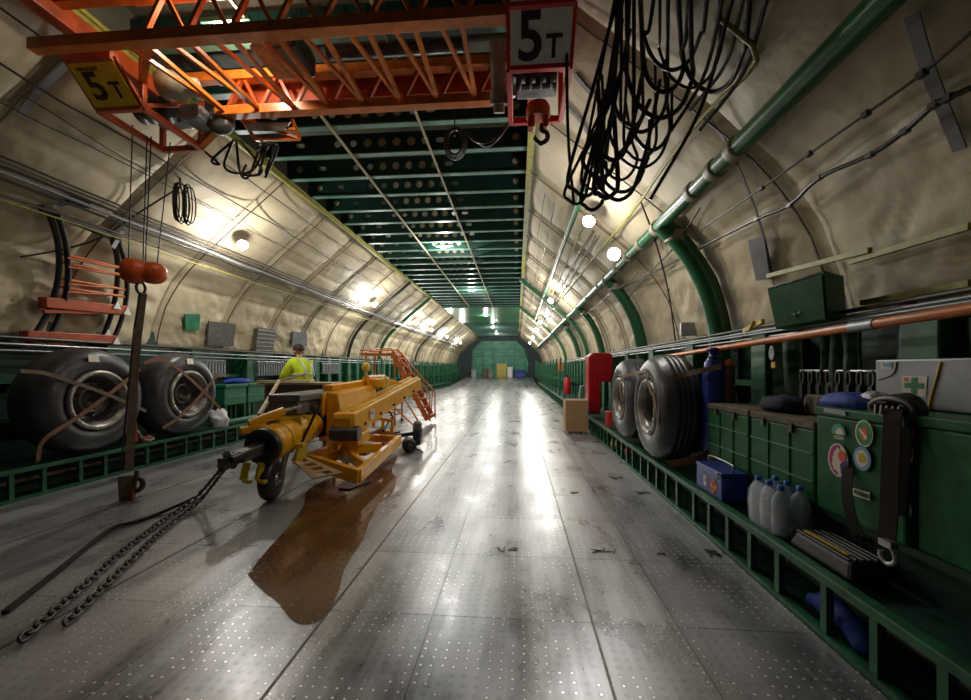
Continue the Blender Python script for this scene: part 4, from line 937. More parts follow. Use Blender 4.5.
# small yellow & red details
p = Wx(744,331,3.95); mb = MB(); mb.beam(p,p+V((0,-.3,.06)),.03,.04); mb.tube([p+V((0,-.1,0)),p+V((-.02,-.2,.06))],.02,6); tag(mb.build('yellow_fitting','gold'),'small yellow fitting on the pipes left of the green cabinet','fitting')
p = Wx(908,305,4.0); mb = MB(); mb.box(p,(.05,.05,.08)); tag(mb.build('red_tag','red_bright'),'small red tag above the orange pole near the right edge','tag')
for k,(pts,l) in enumerate((([(768,276),(800,266),(835,257),(870,250)],'olive batten running just above the green cabinet'),([(850,262),(895,248),(950,232),(971,226)],'olive batten across the quilts right of the cabinet'),([(862,303),(900,294),(950,287),(971,283)],'olive batten low on the right edge below the quilts'))):
    P = [onwall(a,b,.14) for a,b in pts]; mb = MB(); mb.beam(P[0],P[-1],.03,.035); tag(mb.build('wall_batten','yellow_strip'),l,'batten')
# ---- red cabinet, canister, extinguisher, carton
r = thing('fire_hose_cabinet',(3.5,8.75,.42),'tall red inverted-L cabinet beside the rear right tyre','cabinet')
mb = MB(); mb.prism([(3.27,8.6,.42),(3.52,8.6,.42),(3.52,8.6,1.06),(3.76,8.6,1.06),(3.78,8.6,1.62),(3.70,8.6,1.68),(3.36,8.6,1.68),(3.27,8.6,1.6)],(0,.45,0)); b_ = mb.build('cabinet_shell','red',r,bevel=.03)
for x in (3.34,3.42,3.5,3.60,3.68):
    mb = MB(); mb.bb((x-.006,8.588,.5 if x < 3.52 else 1.12),(x+.006,8.6,1.62)); mb.build('pressed_rib','red',b_)
mb = MB(); mb.lathe((3.40,7.2,.335),(0,0,1),[(0,0),(.08,0),(.082,.02),(.078,.04),(.078,.22),(.082,.24),(.07,.26),(0,.265)],20); o_ = mb.build('canister','red_bright'); tag(o_,'short bright red canister on the right sill below the red cabinet','canister')
mb = MB(); mb.tube(curve_pts([(3.34,7.2,.6),(3.36,7.2,.66),(3.44,7.2,.66),(3.46,7.2,.6)],4),.006,6); mb.build('canister_handle','steel_dark',o_)
r = thing('fire_extinguisher',(3.42,13.4,.5),'red fire extinguisher on the far right wall beyond the carton','extinguisher')
mb = MB(); mb.lathe((3.42,13.4,.5),(0,.1,1),[(0,0),(.1,.0),(.11,.05),(.11,.48),(.05,.57),(.03,.6)],18); mb.build('cylinder','red',r); mb = MB(); mb.bb((3.36,13.36,1.08),(3.47,13.44,1.13)); mb.tube(curve_pts([(3.36,13.4,1.1),(3.28,13.4,1.0),(3.29,13.4,.8)],4),.012,6); mb.build('valve_and_hose','black',r)
mb = MB(); mb.bb((3.5,17.1,1.25),(3.7,17.2,1.58)); tag(mb.build('signal_box','hazard',bevel=.02),'small orange box on the far right wall','box')
r = thing('cardboard_carton',(3.0,8.55,0),'brown cardboard carton standing by the right floor edge','carton')
mb = MB(); mb.bb((2.76,8.4,.04),(3.22,8.8,.68)); mb.build('carton_body','card',r,bevel=.006)
mb = MB(); mb.prism([(2.76,8.4,.68),(3.22,8.4,.68),(3.22,8.59,.70),(2.76,8.59,.70)],(0,0,.005)); mb.prism([(2.76,8.61,.70),(3.22,8.61,.70),(3.22,8.8,.68),(2.76,8.8,.68)],(0,0,.005)); mb.build('carton_flap','card',r)
mb = MB(); 
for x in (2.82,2.92,3.02,3.12): mb.bb((x-.02,8.38,0),(x+.02,8.78,.04))
mb.build('pallet_slats','alu',r)
mb = MB(); mb.hexa([(3.33,10.3,.335),(3.6,10.3,.335),(3.6,10.7,.335),(3.33,10.7,.335)],[(3.38,10.35,.9),(3.55,10.35,.9),(3.55,10.6,.9),(3.38,10.6,.9)]); tag(mb.build('plastic_can','green_flange',bevel=.03),'pale green can on the sill behind the cardboard carton','can')
mb = MB(); mb.bb((3.36,9.5,.335),(3.7,9.9,.62)); tag(mb.build('wooden_box','wood_dark',bevel=.01),'brown box on the sill between carton and red cabinet','box')
lump('yellow_rag',(3.42,6.9,.06),(.16,.3,.16),'gold','yellow rag stuffed under the right sill near the tyres','rag',8)
mb = MB(); c = V((3.42,6.05,.12)); mb.lathe(c,(-.6,-1,0),[(.02,0),(.07,.01),(.07,.03),(.03,.04)],16); tag(mb.build('round_plug','petal'),'pinkish round cap below the rear right tyre','cap')
lump('dark_sack',(3.4,6.62,.55),(.2,.25,.42),'black','black sack on the sill left of the rear right tyre','sack',9)
# ================================================================== PUDDLE + BOARD under the machine
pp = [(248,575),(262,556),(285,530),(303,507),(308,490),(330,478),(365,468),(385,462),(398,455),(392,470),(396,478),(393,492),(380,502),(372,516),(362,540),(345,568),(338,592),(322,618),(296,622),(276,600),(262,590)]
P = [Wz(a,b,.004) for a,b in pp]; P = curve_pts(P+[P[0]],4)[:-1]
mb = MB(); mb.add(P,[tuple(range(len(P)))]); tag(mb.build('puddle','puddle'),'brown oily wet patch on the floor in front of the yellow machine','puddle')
P = [Wz(a,b,.008) for a,b in ((338,489),(357,478),(371,482),(349,490))]; mb = MB(); mb.prism(P,(0,0,.012)); tag(mb.build('floor_board','wood_dark'),'small brown board lying under the yellow machine','board')
# ================================================================== TOW MACHINE (yellow)
tv = thing('towing_machine',(-.4,5.2,0),'yellow aircraft towing machine with long boom standing on the left floor','machine')
def T(name, mb, m, bev=.008, par=None): return mb.build(name,m,par or tv,bevel=bev)
fa, fb = U(264,446,3.98), U(306,427,4.75); ax = (fb-fa).normalized()
T('towing_tube',MB().lathe(fa,ax,[(.16,0),(.19,.02),(.19,.1),(.175,.12),(.175,.75),(.15,.9)],32),'yellow',0)
cl = T('tube_collar',MB().lathe(fa-ax*.05,ax,[(.09,0.05),(.10,0),(.175,0),(.182,.02),(.182,.1)],32,False),'black',0)
T('collar_inner',MB().lathe(fa-ax*.02,ax,[(.10,0.0),(0,.0)],24,False),'steel_dark',0)
ea = fa-ax*.0; eb = U(219,466,3.42)
T('tow_arm',MB().beam(ea,fa.lerp(eb,.62),.13,.10,.12,.10),'steel_dark',.01)
m_ = MB().beam(fa.lerp(eb,.55),fa.lerp(eb,.98),.05,.09,.05,.12); m_.cyl(fa.lerp(eb,.8)+V((0,.06,-.06)),fa.lerp(eb,.8)+V((0,-.04,.08)),.03,12); m_.cyl(fa.lerp(eb,.93)+V((-.04,.04,-.02)),fa.lerp(eb,.93)+V((.05,-.05,.03)),.035,12); m_.beam(fa.lerp(eb,.6)+V((.05,.05,.02)),fa.lerp(eb,.95)+V((.05,.06,.03)),.03,.05)
T('tow_eye',m_,'black',.006)
# bands
for f in (.22,.62): T('tube_band',MB().lathe(fa+ax*f,ax,[(.177,0),(.182,.003),(.182,.02),(.177,.023)],32,False),'lemon',0)
# front foot brackets
for px0 in (243,258):
    m_ = MB().beam(U(px0+4,462,3.95),U(px0,480,3.92),.05,.06); m_.beam(U(px0,480,3.92),U(px0+8,482,3.9),.05,.035); T('foot_bracket',m_,'lemon')
# front wheel
wc = U(271.5,477,4.10); wc.z = .21
wa = V((1,.12,0)).normalized()
wh = T('caster_wheel',MB().lathe(wc-wa*.06,wa,[(.10,0),(.17,.0),(.2,.02),(.208,.05),(.208,.07),(.2,.1),(.17,.12),(.10,.12)],28),'black',0)
T('wheel_hub',MB().lathe(wc-wa*.07,wa,[(.0,0),(.04,0),(.05,.01),(.11,.03),(.11,.11),(.05,.135),(.04,.15),(0,.15)],20),'rim',0,wh)
m_ = MB(); 
for s_ in (-1,1): m_.beam(wc+wa*.085*s_,wc+wa*.085*s_+V((.02,.1,.28)),.03,.06)
m_.box(wc+V((.02,.1,.28)),(.24,.16,.06)); T('caster_fork',m_,'rim')
m_ = MB().beam(wc+V((.2,.15,.12)),wc+V((.22,.2,.3)),.05,.12); m_.beam(wc+V((-.2,.1,.3)),wc+V((.24,.2,.32)),.10,.05); T('fork_bracket',m_,'lemon')
# hydraulic rams above the tube
T('hydraulic_ram',MB().cyl(U(249,424,4.0),U(284,411,4.25),.045,14),'yellow',0)
T('ram_bracket',MB().beam(U(240,431,3.95),U(266,426,4.1),.10,.07),'yellow')
T('ram_rod',MB().cyl(U(284,411,4.25),U(300,406,4.5),.025,10),'steel',0)
m_ = MB(); q = [U(268,419,4.3),U(303,417,4.5),U(303,421,4.5),U(268,423,4.3)]; m_.beam(q[0],q[1],.05,.04); m_.beam(U(297,418,4.4),U(299,446,4.4),.10,.03); m_.beam(U(303,417,4.6),U(305,447,4.5),.06,.03)
T('mast_frame',m_,'lemon')
# grey control box
r_ = T('control_box',MB().bb((-.99,4.22,.98),(-.62,5.35,1.06)),'grey',.01); 
T('control_box_front',MB().bb((-.97,4.24,.84),(-.66,4.50,.98)),'grey',.008)
m_ = MB().bb((-.72,4.5,.74),(-.66,5.3,.98)); T('control_box_side',m_,'steel_dark',.006)
for k in range(5): T('control_fitting',MB().box((-.64,4.6+.13*k,.88),(.05,.07,.06)),'yellow' if k % 2 else 'steel',.006)
m_ = MB().bb((-.92,4.5,.55),(-.70,5.2,.66)); T('deck_plate',m_,'yellow')
m_ = MB(); m_.beam((-.8,4.5,.66),(-.8,4.5,1.0),.06,.06); m_.beam((-.8,5.1,.66),(-.8,5.1,1.0),.06,.06); T('box_support',m_,'yellow')
# blue pump tank
T('pump_tank',MB().lathe(U(318,436,4.95),(0,0,1),[(0,0),(.10,.0),(.115,.03),(.115,.24),(.08,.3),(0,.31)],20),'blue_dark',0)
T('prop_rod',MB().cyl(U(294,459,4.3),U(320,403,4.5),.016,10),'black',0)
# main body column
m_ = MB().hexa([(-.60,4.75,.55),(-.30,4.65,.52),(-.22,5.7,.6),(-.60,5.7,.6)],[(-.62,4.82,1.06),(-.44,4.78,1.03),(-.30,5.7,1.1),(-.60,5.7,1.12)]); T('body_housing',m_,'yellow',.02)
m_ = MB().hexa([(-.66,4.72,.45),(-.60,4.72,.45),(-.60,4.95,.5),(-.66,4.95,.5)],[(-.68,4.72,1.02),(-.60,4.70,1.04),(-.60,4.95,1.08),(-.68,4.95,1.06)]); T('body_cheek',m_,'yellow',.01)
m_ = MB(); m_.beam((-.64,4.9,1.10),(-.45,6.3,1.16),.14,.07); m_.beam((-.45,6.3,1.16),(-.25,6.9,1.06),.12,.07); T('upper_arm',m_,'yellow')
m_ = MB(); m_.beam((-.52,4.75,.55),(-.45,4.7,.25),.08,.10); m_.beam((-.35,4.75,.45),(-.33,4.7,.2),.06,.06); T('body_leg',m_,'yellow')
# boom
ba, bb_ = U(344,425,4.72), U(415,383,7.6)
boom = T('boom',MB().beam(ba,bb_,.26,.27,.24,.2),'yellow',.012)
T('boom_end_plate',MB().beam(ba-(bb_-ba).normalized()*.04,ba,.2,.18,.26,.27),'yellow',.01)
T('boom_rail',MB().beam(ba+V((.05,.1,.15)),bb_+V((.05,0,.11)),.03,.03),'lemon',.004,boom)
T('boom_rail',MB().beam(ba+V((-.09,.1,.15)),bb_+V((-.09,0,.11)),.03,.03),'lemon',.004,boom)
f = .17; c = ba.lerp(bb_,f)+V((.140,0,.0)); m_ = MB(); d_ = (bb_-ba).normalized(); m_.prism([c-d_*.06+V((0,0,-.06)),c+d_*.06+V((0,0,-.06)),c+d_*.06+V((0,0,.07)),c-d_*.06+V((0,0,.07))],(.004,0,0)); st_ = T('boom_label',m_,'white',0,boom)
m_ = MB(); disc(m_,c+V((.005,0,.02)),d_,(0,0,1),.028,.02,16,.001,0,PI*1.3); m_.build('label_print','blue_print',st_)
m_ = MB()
for k in range(5): m_.cyl(ba.lerp(bb_,.1+.18*k)+V((.12,0,-.06)),ba.lerp(bb_,.1+.18*k)+V((.15,0,-.06)),.02,10)
T('boom_bolt',m_,'steel_dark',0,boom)
m_ = MB().cyl(ba+V((-.15,.0,-.1)),ba+V((.18,.02,-.1)),.09,20); T('boom_pivot',m_,'steel_dark',0)
m_ = MB().hexa([(-.5,4.68,.42),(-.12,4.62,.42),(-.10,5.0,.45),(-.5,5.0,.45)],[(-.5,4.66,.56),(-.14,4.6,.54),(-.12,5.0,.58),(-.5,5.0,.6)]); T('pivot_block',m_,'yellow',.02)
m_ = MB().cyl(U(352,441,5.0),U(385,425,6.4),.05,12); T('lift_ram',m_,'steel',0)
m_ = MB().cyl(U(383,431,6.0),U(391,418,6.5),.018,8); m_.tube(curve_pts([U(384,404,6.4),U(393,418,6.3),U(391,432,6.2),U(400,432,6.3)],6),.016,8); T('hydraulic_hose',m_,'black',0)
# winch cluster and beacon on boom
m_ = MB().cyl(U(366,382,5.9),U(383,381,6.2),.10,18); m_.cyl(U(376,386,5.9),U(376,379,5.9),.13,18); T('winch_drum',m_,'yellow',.0)
m_ = MB().bb((-.45,5.9,1.05),(-.25,6.2,1.22)); T('winch_motor',m_,'lemon',.03)
T('warning_beacon',MB().lathe(U(366,371,6.2),(0,0,1),[(0,0),(.05,.0),(.065,.03),(.065,.09),(.04,.12),(0,.13)],16),'lemon',0)
m_ = MB().tube([U(366,372,6.2),U(369,384,6.1)],.012,8); T('beacon_stalk',m_,'steel',0)
# lower V-frame
A, B, C_, D_ = V((-.66,4.42,.30)), V((.12,4.06,.22)), V((-.02,5.95,.27)), V((-.62,5.95,.3))
fr = T('lower_frame',MB().beam(A,B,.07,.15).beam(B+V((-.02,0,0)),C_,.07,.14),'yellow',.008)
T('frame_crossbar',MB().beam(C_,D_,.08,.1),'yellow'); T('frame_side',MB().beam(D_,A,.07,.12),'yellow')
# perforated front lip, with real slots
e1, e2 = U(291,460,4.35), U(357,478,4.10); 
i1, i2 = A+V((0,0,-.07)), B+V((0,-.03,-.07))
lp = MB(); dd = (B-A).normalized(); dn = V((-.10,-.16,-.07))
p00, p10 = A+V((0,-.02,-.05)), B+V((0,-.02,-.06)); NSL = 4; L_ = (p10-p00)*.62
K_ = [U(305,457,4.32),U(343,473.5,4.12),U(291,460,4.2),U(313,479.5,4.03)]
def lq(u,v): return K_[0].lerp(K_[1],u).lerp(K_[2].lerp(K_[3],u),v)
def cell(u0,u1,v0,v1): lp.prism([lq(u0,v0),lq(u1,v0),lq(u1,v1),lq(u0,v1)],(0,0,.012))
cell(0,1,0,.25); cell(0,1,.7,1); us = [0,.1,.25,.33,.48,.56,.71,.79,.94,1]
for k in range(0,10,2): cell(us[k],us[k+1],.25,.7)
T('slotted_lip',lp,'lip_tan',0)
m_ = MB().beam(B+V((-.05,.35,.0)),V((-.38,4.75,.35)),.06,.12); m_.beam(V((-.38,4.75,.35)),V((-.05,5.2,.3)),.06,.12); m_.beam(V((-.45,4.5,.3)),V((-.4,4.85,.3)),.06,.12); T('inner_brace',m_,'yellow')
m_ = MB().tube([U(340,458,4.7),U(352,461,4.6)],.03,10); m_.tube([U(345,452,4.7),U(347,465,4.7)],.025,10); T('frame_fitting',m_,'steel',0)
# rear windowed plate
m_ = MB(); q0, q1 = U(373,432,6.1), U(392,433,6.0); h_ = V((0,.04,.22)); 
m_.beam(q0,q1,.04,.06); m_.beam(q0+h_,q1+h_*.8,.04,.05); m_.beam(q0,q0+h_,.04,.05); m_.beam(q1,q1+h_*.8,.04,.05); m_.beam(q0.lerp(q1,.5),q0.lerp(q1,.5)+h_*.9,.04,.03); T('windowed_plate',m_,'yellow')
m_ = MB().bb((-.5,6.0,.22),(-.1,6.06,.28)); m_.beam((-.3,5.2,.22),(-.3,6.6,.2),.1,.08); T('spine_bar',m_,'orange_red')
# rear wheels
w1 = U(411,431,6.6); w1.z = .30; a_ = V((.95,-.3,0)).normalized()
for nm_, c, ax_, rr in (('rear_wheel',V((.06,6.75,.24)),V((1,0.15,0)),.21),('rear_wheel',V((.02,6.35,.11)),V((.35,-1,0)),.11)):
    ax_ = ax_.normalized(); w_ = .13 if rr > .15 else .30
    o_ = T(nm_,MB().lathe(c-ax_*w_/2,ax_,[(rr*.4,0),(rr*.85,0),(rr,.02),(rr,w_-.02),(rr*.85,w_),(rr*.4,w_)],24),'black',0); T('wheel_hub',MB().lathe(c-ax_*(w_/2+.01),ax_,[(0,0),(rr*.42,0),(rr*.42,w_+.02),(0,w_+.02)],16),'steel_dark',0,o_)
m_ = MB().beam((-.3,6.5,.22),(.05,6.75,.24),.06,.06); m_.beam((-.1,6.6,.2),(.0,6.4,.12),.05,.05); T('rear_axle',m_,'black')
m_ = MB().tube(curve_pts([(.08,6.35,.08),(.2,6.3,.04),(.28,6.2,.03)],5),.012,6); T('brake_lever',m_,'black',0)
# ================================================================== ORANGE STEPS
def steps():
    r = thing('mobile_steps',(-1.0,9.6,0),'orange tubular service steps standing behind the yellow machine','steps')
    y0, y1 = 9.35, 9.95; xt, zt_ = -1.75, 1.72
    m_ = MB()
    for y in (y0,y1):
        for x in (-1.85,-1.15): m_.tube([(x,y,.05),(x,y,1.75)],.022,8)
        for z in (.3,1.0): m_.tube([(-1.85,y,z),(-1.15,y,z)],.018,8)
        m_.tube([(-1.85,y,.3),(-1.15,y,1.0)],.016,8)
    m_.build('tower_frame','orange',r)
    m_ = MB().bb((-2.0,y0,1.66),(-1.15,y1,1.72)); m_.build('platform','orange',r)
    m_ = MB()
    for y in (y0,y1): m_.beam((-1.2,y,1.70),(-.35,y,.12),.03,.12)
    m_.build('stringer','orange',r)
    for k in range(8):
        f = (k+.5)/8; m_ = MB(); m_.box((-1.2+.85*f,(y0+y1)/2,1.70-1.58*f),(.2,y1-y0,.035)); m_.build('tread','orange_red',r)
    m_ = MB()
    for y in (y0,y1):
        m_.tube([(-2.0,y,1.78),(-1.25,y,1.82),(-.3,y,.75),(-.3,y,.1)],.018,8)
        for k in range(5): f = k/4; m_.tube([(-1.2+.8*f,y,1.66-1.5*f),(-1.22+.86*f,y,1.8-.97*f)],.014,6)
    m_.build('handrail','orange',r)
    m_ = MB(); m_.tube([(-.9,y0,.6),(-.45,y0-.3,.05)],.02,8); m_.tube([(-1.15,y0,.4),(-.6,y0-.35,.05)],.02,8); m_.build('outrigger','orange',r)
    for x,y in ((-1.85,y0),(-1.15,y0),(-1.85,y1),(-1.15,y1)):
        m_ = MB().lathe((x-.02,y,.05),(1,0,0),[(0,0),(.05,0),(.05,.04),(0,.04)],12); m_.build('caster_wheel','black',r)
steps()
# ================================================================== WORKBENCH + PERSON
r = thing('workbench',(-2.0,6.5,0),'brown workbench with pale plank top in front of the worker','workbench')
m_ = MB().bb((-2.55,6.3,1.08),(-1.25,6.75,1.115)); m_.build('plank_top','wood',r,bevel=.006)
m_ = MB().bb((-2.5,6.26,1.13),(-1.6,6.42,1.15)); m_.build('loose_plank','wood',r)
m_ = MB().bb((-2.35,6.4,.5),(-1.45,6.7,1.08)); m_.build('cupboard','wood_dark',r,bevel=.01)
for x in (-2.4,-1.4):
    for y in (6.38,6.7): MB().beam((x,y,0),(x,y,1.08),.06,.06).build('bench_leg','wood_dark',r)
m_ = MB().beam(U(279,381,5.95),U(259,415,4.3),.035,.035); m_.beam(U(279,381,5.95),U(306,374,6.3),.03,.03); tag(m_.build('timber_prop','wood'),'pale timber prop leaning on the workbench plank','timber')
def person():
    px_, py_ = -2.12, 7.02
    r = thing('person',(px_,py_,0),'person in a yellow hi-vis jacket bending over the workbench, back half turned','person')
    # skeleton: pelvis root
    r.rotation_euler.z = math.radians(-108)
    J = {'pel':(0,0,.98,.15),'waist':(-.01,-.04,1.15,.145),'chest':(-.03,-.12,1.36,.17),'neckb':(-.07,-.19,1.50,.08),'neck':(-.085,-.22,1.56,.055),'chin':(-.10,-.25,1.61,.07),'head':(-.105,-.255,1.68,.095),'crown':(-.10,-.25,1.75,.07)}
    for s_, n in ((-1,'l'),(1,'r')):
        J.update({n+'sh':(s_*.19-.04,-.15,1.43,.075),n+'el':(s_*.25-.04,-.26,1.2,.055),n+'wr':(s_*.17-.06,-.42,1.15,.035),n+'ha':(s_*.15-.07,-.48,1.14,.03),
                  n+'hip':(s_*.1,.0,.9,.11),n+'kn':(s_*.12,.02,.5,.075),n+'an':(s_*.13,.06,.1,.05),n+'to':(s_*.14,-.1,.04,.04)})
    E = [('pel','waist'),('waist','chest'),('chest','neckb'),('neckb','neck'),('neck','chin'),('chin','head'),('head','crown')]
    for n in 'lr': E += [('chest',n+'sh'),(n+'sh',n+'el'),(n+'el',n+'wr'),(n+'wr',n+'ha'),('pel',n+'hip'),(n+'hip',n+'kn'),(n+'kn',n+'an'),(n+'an',n+'to')]
    # fingers
    for n, s_ in (('l',-1),('r',1)):
        h = J[n+'ha']
        for k in range(4):
            a = (h[0]+(k-1.5)*.02,h[1]-.045-.006*(k in (1,2)),h[2]-.003,.009); b = (a[0],a[1]-.035,a[2]-.015,.008); J[n+'f%d' % k] = a; J[n+'g%d' % k] = b; E += [(n+'ha',n+'f%d' % k),(n+'f%d' % k,n+'g%d' % k)]
        J[n+'th'] = (h[0]-s_*.045,h[1]-.01,h[2]-.01,.01); E.append((n+'ha',n+'th'))
    def skinned(name, keys, edges, m, grow=0, sub=2, par=None):
        idx = {k:i for i,k in enumerate(keys)}; me = bpy.data.meshes.new(name); me.from_pydata([J[k][:3] for k in keys],[(idx[a],idx[b]) for a,b in edges],[])
        o_ = bpy.data.objects.new(name,me); COL.objects.link(o_); me.materials.append(M[m]); o_.parent = par or r
        md = o_.modifiers.new('skin','SKIN'); md.use_smooth_shade = True; sv = me.skin_vertices[0].data
        for k,i in idx.items(): q = J[k][3]+grow; sv[i].radius = (q*1.12 if k in ('chest','waist','pel') else q,q); sv[i].use_root = (i == 0)
        s2_ = o_.modifiers.new('sub','SUBSURF'); s2_.levels = s2_.render_levels = sub
        return o_
    skinned('body',list(J),E,'skin')
    ke = ['chest','waist','pel','neckb','lsh','lel','lwr','rsh','rel','rwr']; skinned('hi_vis_jacket',ke,[('pel','waist'),('waist','chest'),('chest','neckb'),('chest','lsh'),('lsh','lel'),('lel','lwr'),('chest','rsh'),('rsh','rel'),('rel','rwr')],'hivis',.022)
    ke = ['pel','lhip','lkn','lan','rhip','rkn','ran']; skinned('trousers',ke,[('pel','lhip'),('lhip','lkn'),('lkn','lan'),('pel','rhip'),('rhip','rkn'),('rkn','ran')],'trouser',.015)
    hc = V((px_-.105,py_-.245,1.70)); mb = MB(); vs = []; fs = []
    for i in range(9):
        ph = i/8*PI*.56
        for j in range(18):
            a = 2*PI*j/18; p = V((math.sin(ph)*math.cos(a)*.098,math.sin(ph)*math.sin(a)*.112+.012,math.cos(ph)*.11)); vs.append(hc+p)
    for i in range(8):
        for j in range(18): fs.append((i*18+j,i*18+(j+1)%18,(i+1)*18+(j+1)%18,(i+1)*18+j))
    mb.add(vs,fs,True); hr_ = mb.build('hair','hair',r)
    f = hc+V((-.01,-.095,-.045))
    mb = MB().lathe(f+V((0,.005,0)),(0,-1,-.2),[(.02,0),(.012,.02),(0,.03)],8); mb.build('nose','skin',r)
    mb = MB(); 
    for s_ in (-1,1): mb.lathe(hc+V((s_*.092,0,-.05)),(s_,0,0),[(.03,0),(.026,.012),(0,.014)],10)
    mb.build('ear','skin',r)
    mb = MB()
    for s_ in (-1,1): mb.lathe(hc+V((s_*.035,-.095,-.03)),(0,-1,0),[(.012,0),(.008,.006),(0,.008)],8)
    mb.build('eye','white',r)
    # reflective bands on the jacket
    for z,w in ((1.24,.198),(1.13,.196)):
        mb = MB(); mb.tube([V((px_-.015+math.cos(a)*w*1.0,py_-.065+(1.24-z)*.2+math.sin(a)*w*.93,z)) for a in [2*PI*i/28 for i in range(28)]],.012,6,True); mb.build('reflective_band','reflect',r)
    for s_ in (-1,1):
        mb = MB(); mb.ribbon(curve_pts([V((px_-.02+s_*.09,py_+.14,1.2)),V((px_-.03+s_*.095,py_+.085,1.36)),V((px_-.04+s_*.10,py_-.01,1.48)),V((px_-.05+s_*.1,py_-.12,1.53))],4),.03,.012,(1,0,0)); mb.build('reflective_band','reflect',r)
person()
# ================================================================== BLACK CABLE FESTOON top right
cf = thing('cable_festoon',Wy(640,130,3.3),'thick tangle of black cables hanging in loops at the upper right','cables')
def U(px, py, t, U0=U):
    q = U0(px, py, t)
    return q if (q.z < 4.2 and abs(q.x) < xat(q.z)-.1) else onwall(px, py, .1)
def loop(x0,y0,x1,y1,xb,yb,t0,t1,r,m='cable'):
    hw = max(11, min(34, abs(x1-x0)*.5+abs(yb-100)*.06)); tm = (t0+t1)/2
    P = [U(x0,y0,t0),U(x0*.45+(xb-hw)*.55,y0+(yb-y0)*.5,t0),U(xb-hw,yb-hw*1.25,t0),U(xb-hw*.62,yb-hw*.35,tm),U(xb,yb,tm),U(xb+hw*.62,yb-hw*.35,tm),U(xb+hw,yb-hw*1.25,t1),U(x1*.45+(xb+hw)*.55,y1+(yb-y1)*.5,t1),U(x1,y1,t1)]
    mb = MB(); mb.tube(curve_pts(P,6),r,7); mb.build('cable',m,cf)
L1 = [(622,-10,640,-10,632,126),(618,-10,668,-12,640,132),(627,-12,690,-10,660,118),(616,-8,602,75,594,190),(620,-10,598,80,585,196),(624,-12,612,70,606,198),(630,-5,655,60,640,160),(634,0,664,60,652,150),(640,-8,678,-8,664,92),(660,-10,720,-12,690,88),(655,-10,708,-12,672,70),(690,-12,750,-10,712,92),(612,85,604,100,576,204),(606,90,600,100,592,210),(626,60,650,100,600,178),(618,40,672,90,640,168),(630,30,660,80,618,200),(622,20,645,60,613,160),(600,100,625,100,620,180),(612,120,650,120,622,192)]
for k,l in enumerate(L1): loop(*l,2.75+.03*(k%5),2.82+.04*(k%4),.011+.003*(k%3),'cable' if k%6 else 'cable_brown')
for k,(a,b,c2,d2) in enumerate([(735,-10,650,200),(745,-10,690,110),(770,-12,700,130),(725,-12,665,140)]):
    mb = MB(); mb.tube(curve_pts([U(a,b,2.6),U((a+c2)/2+8,(b+d2)/2+14,2.75),U(c2,d2,3.0)],8),.013,7); mb.build('cable','cable_brown' if k%2 else 'cable',cf)
mb = MB(); mb.cyl(U(604,132,2.95),U(600,168,3.0),.05,14); mb.build('green_coupler','green_flange',cf)
mb = MB(); mb.tube(curve_pts([U(567,30,3.0),U(567,90,3.1),U(569,150,3.2),U(574,205,3.4)],6),.013,7); tag(mb.build('hanging_cable','cable'),'single black cable hanging straight right of the white sign','cable')
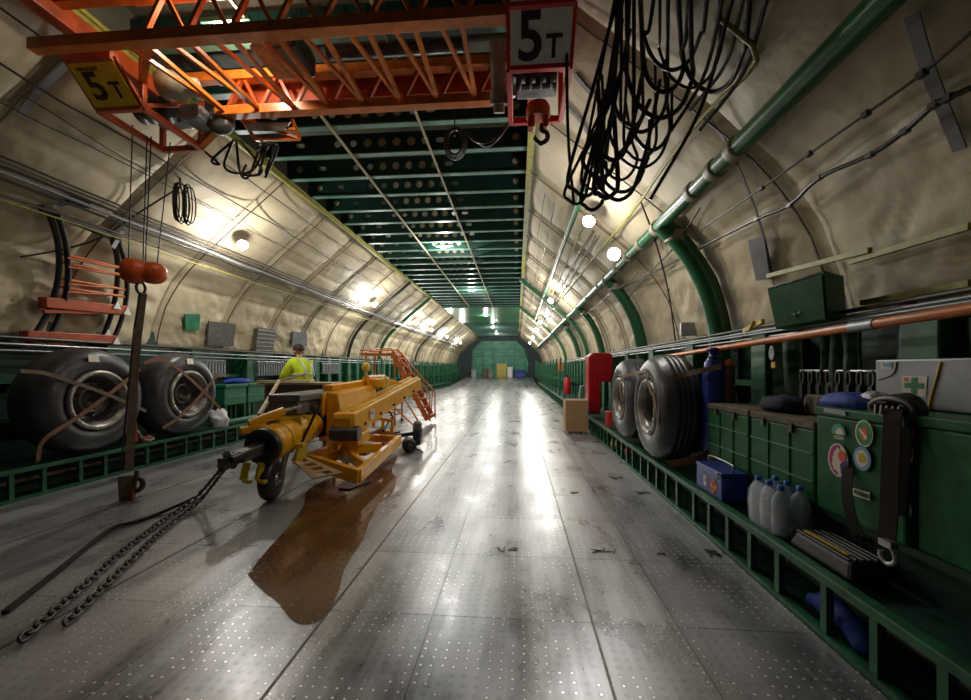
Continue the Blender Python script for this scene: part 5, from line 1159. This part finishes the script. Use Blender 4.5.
# bundles hung under the crane left
cf2 = thing('cable_festoon',U(235,150,4.3),'black cable loops drooping below the crane at the left of the beams','cables')
for k,(a,b,c2,d2,e,f) in enumerate([(232,142,268,146,225,168),(236,138,262,140,240,172),(240,140,246,165,262,171),(262,143,270,168,274,145),(264,145,268,172,278,146),(256,150,262,170,266,146),(234,140,205,152,212,160)]):
    mb = MB(); mb.tube(curve_pts([U(a,b,4.35),U(e,f,4.4),U((a+c2)/2,max(b,d2,f)+4,4.4),U(c2,d2,4.45)],6),.014,7); mb.build('cable','cable',cf2)
cf3 = thing('cable_coil',U(455,145,4.2),'black cable coil hanging under the middle of the crane','cable')
mb = MB(); c = U(455,136,4.1); mb.tube([c,(c.x,4.0,4.12)],.008,6); mb.build('hanger','cable',cf3)
for k in range(4):
    c = U(455,142,4.1+.02*k); mb = MB(); mb.tube([c+V((math.cos(a)*(.08+.012*k),.01*k,math.sin(a)*(.13+.012*k))) for a in [2*PI*i/20 for i in range(20)]],.012,6,True); mb.build('coil_turn','cable',cf3)
mb = MB(); mb.tube(curve_pts([U(465,132,4.1),U(478,142,4.1),U(492,140,4.1),U(508,125,4.1)],6),.014,6); mb.build('cable_tail','cable',cf3)
mb = MB(); mb.tube(curve_pts([U(463,130,4.1),U(485,146,4.15),U(500,136,4.1),U(512,118,4.1)],6),.012,6); mb.build('cable_tail','cable',cf3)
# left floor lashing pipe near bench
mb = MB(); mb.tube([(-3.32,6.6,.40),(-3.3,8.6,.42)],.05,12); tag(mb.build('green_tube','green'),'green tube lying on the left sill beyond the white bag','tube')
# far posts (green uprights standing along both sills)
for sd in (-1,1):
    first = None; k = 0
    for yy in [(13.5 if sd < 0 else 14.1)+1.6*i for i in range(15)]:
        lab = 'green upright frame number of the far %s row' % ('left' if sd < 0 else 'right')
        lab = 'tall green stanchion in the far row along the %s sill' % ('left' if sd < 0 else 'right')
        if first is None:
            r = thing('seat_stanchion',(sd*3.5,yy,.3),lab,'stanchion','stanchions along the far %s sill' % ('left' if sd < 0 else 'right'))
            m_ = MB(); m_.beam((sd*3.4,yy,.3),(sd*3.45,yy,1.75),.06,.06); m_.beam((sd*3.42,yy,.9),(sd*3.9,yy,.75),.05,.05); m_.build('upright','green',r)
            m_ = MB(); m_.bb((sd*3.45,yy-.3,.86),(sd*3.85,yy+.3,.92)); m_.build('folded_seat','green_seat',r); first = r
        else: dup(first,(sd*3.5,yy,.3+fz(yy)))
        k += 1
# ================================================================== world / view
w = bpy.data.worlds.new('world'); SC.world = w; w.use_nodes = True; w.node_tree.nodes['Background'].inputs[0].default_value = (.5,.55,.6,1); w.node_tree.nodes['Background'].inputs[1].default_value = .03
SC.view_settings.view_transform = 'Standard'; SC.view_settings.look = 'None'; SC.view_settings.gamma = 1; SC.view_settings.use_curve_mapping = False; SC.view_settings.exposure = 0.0
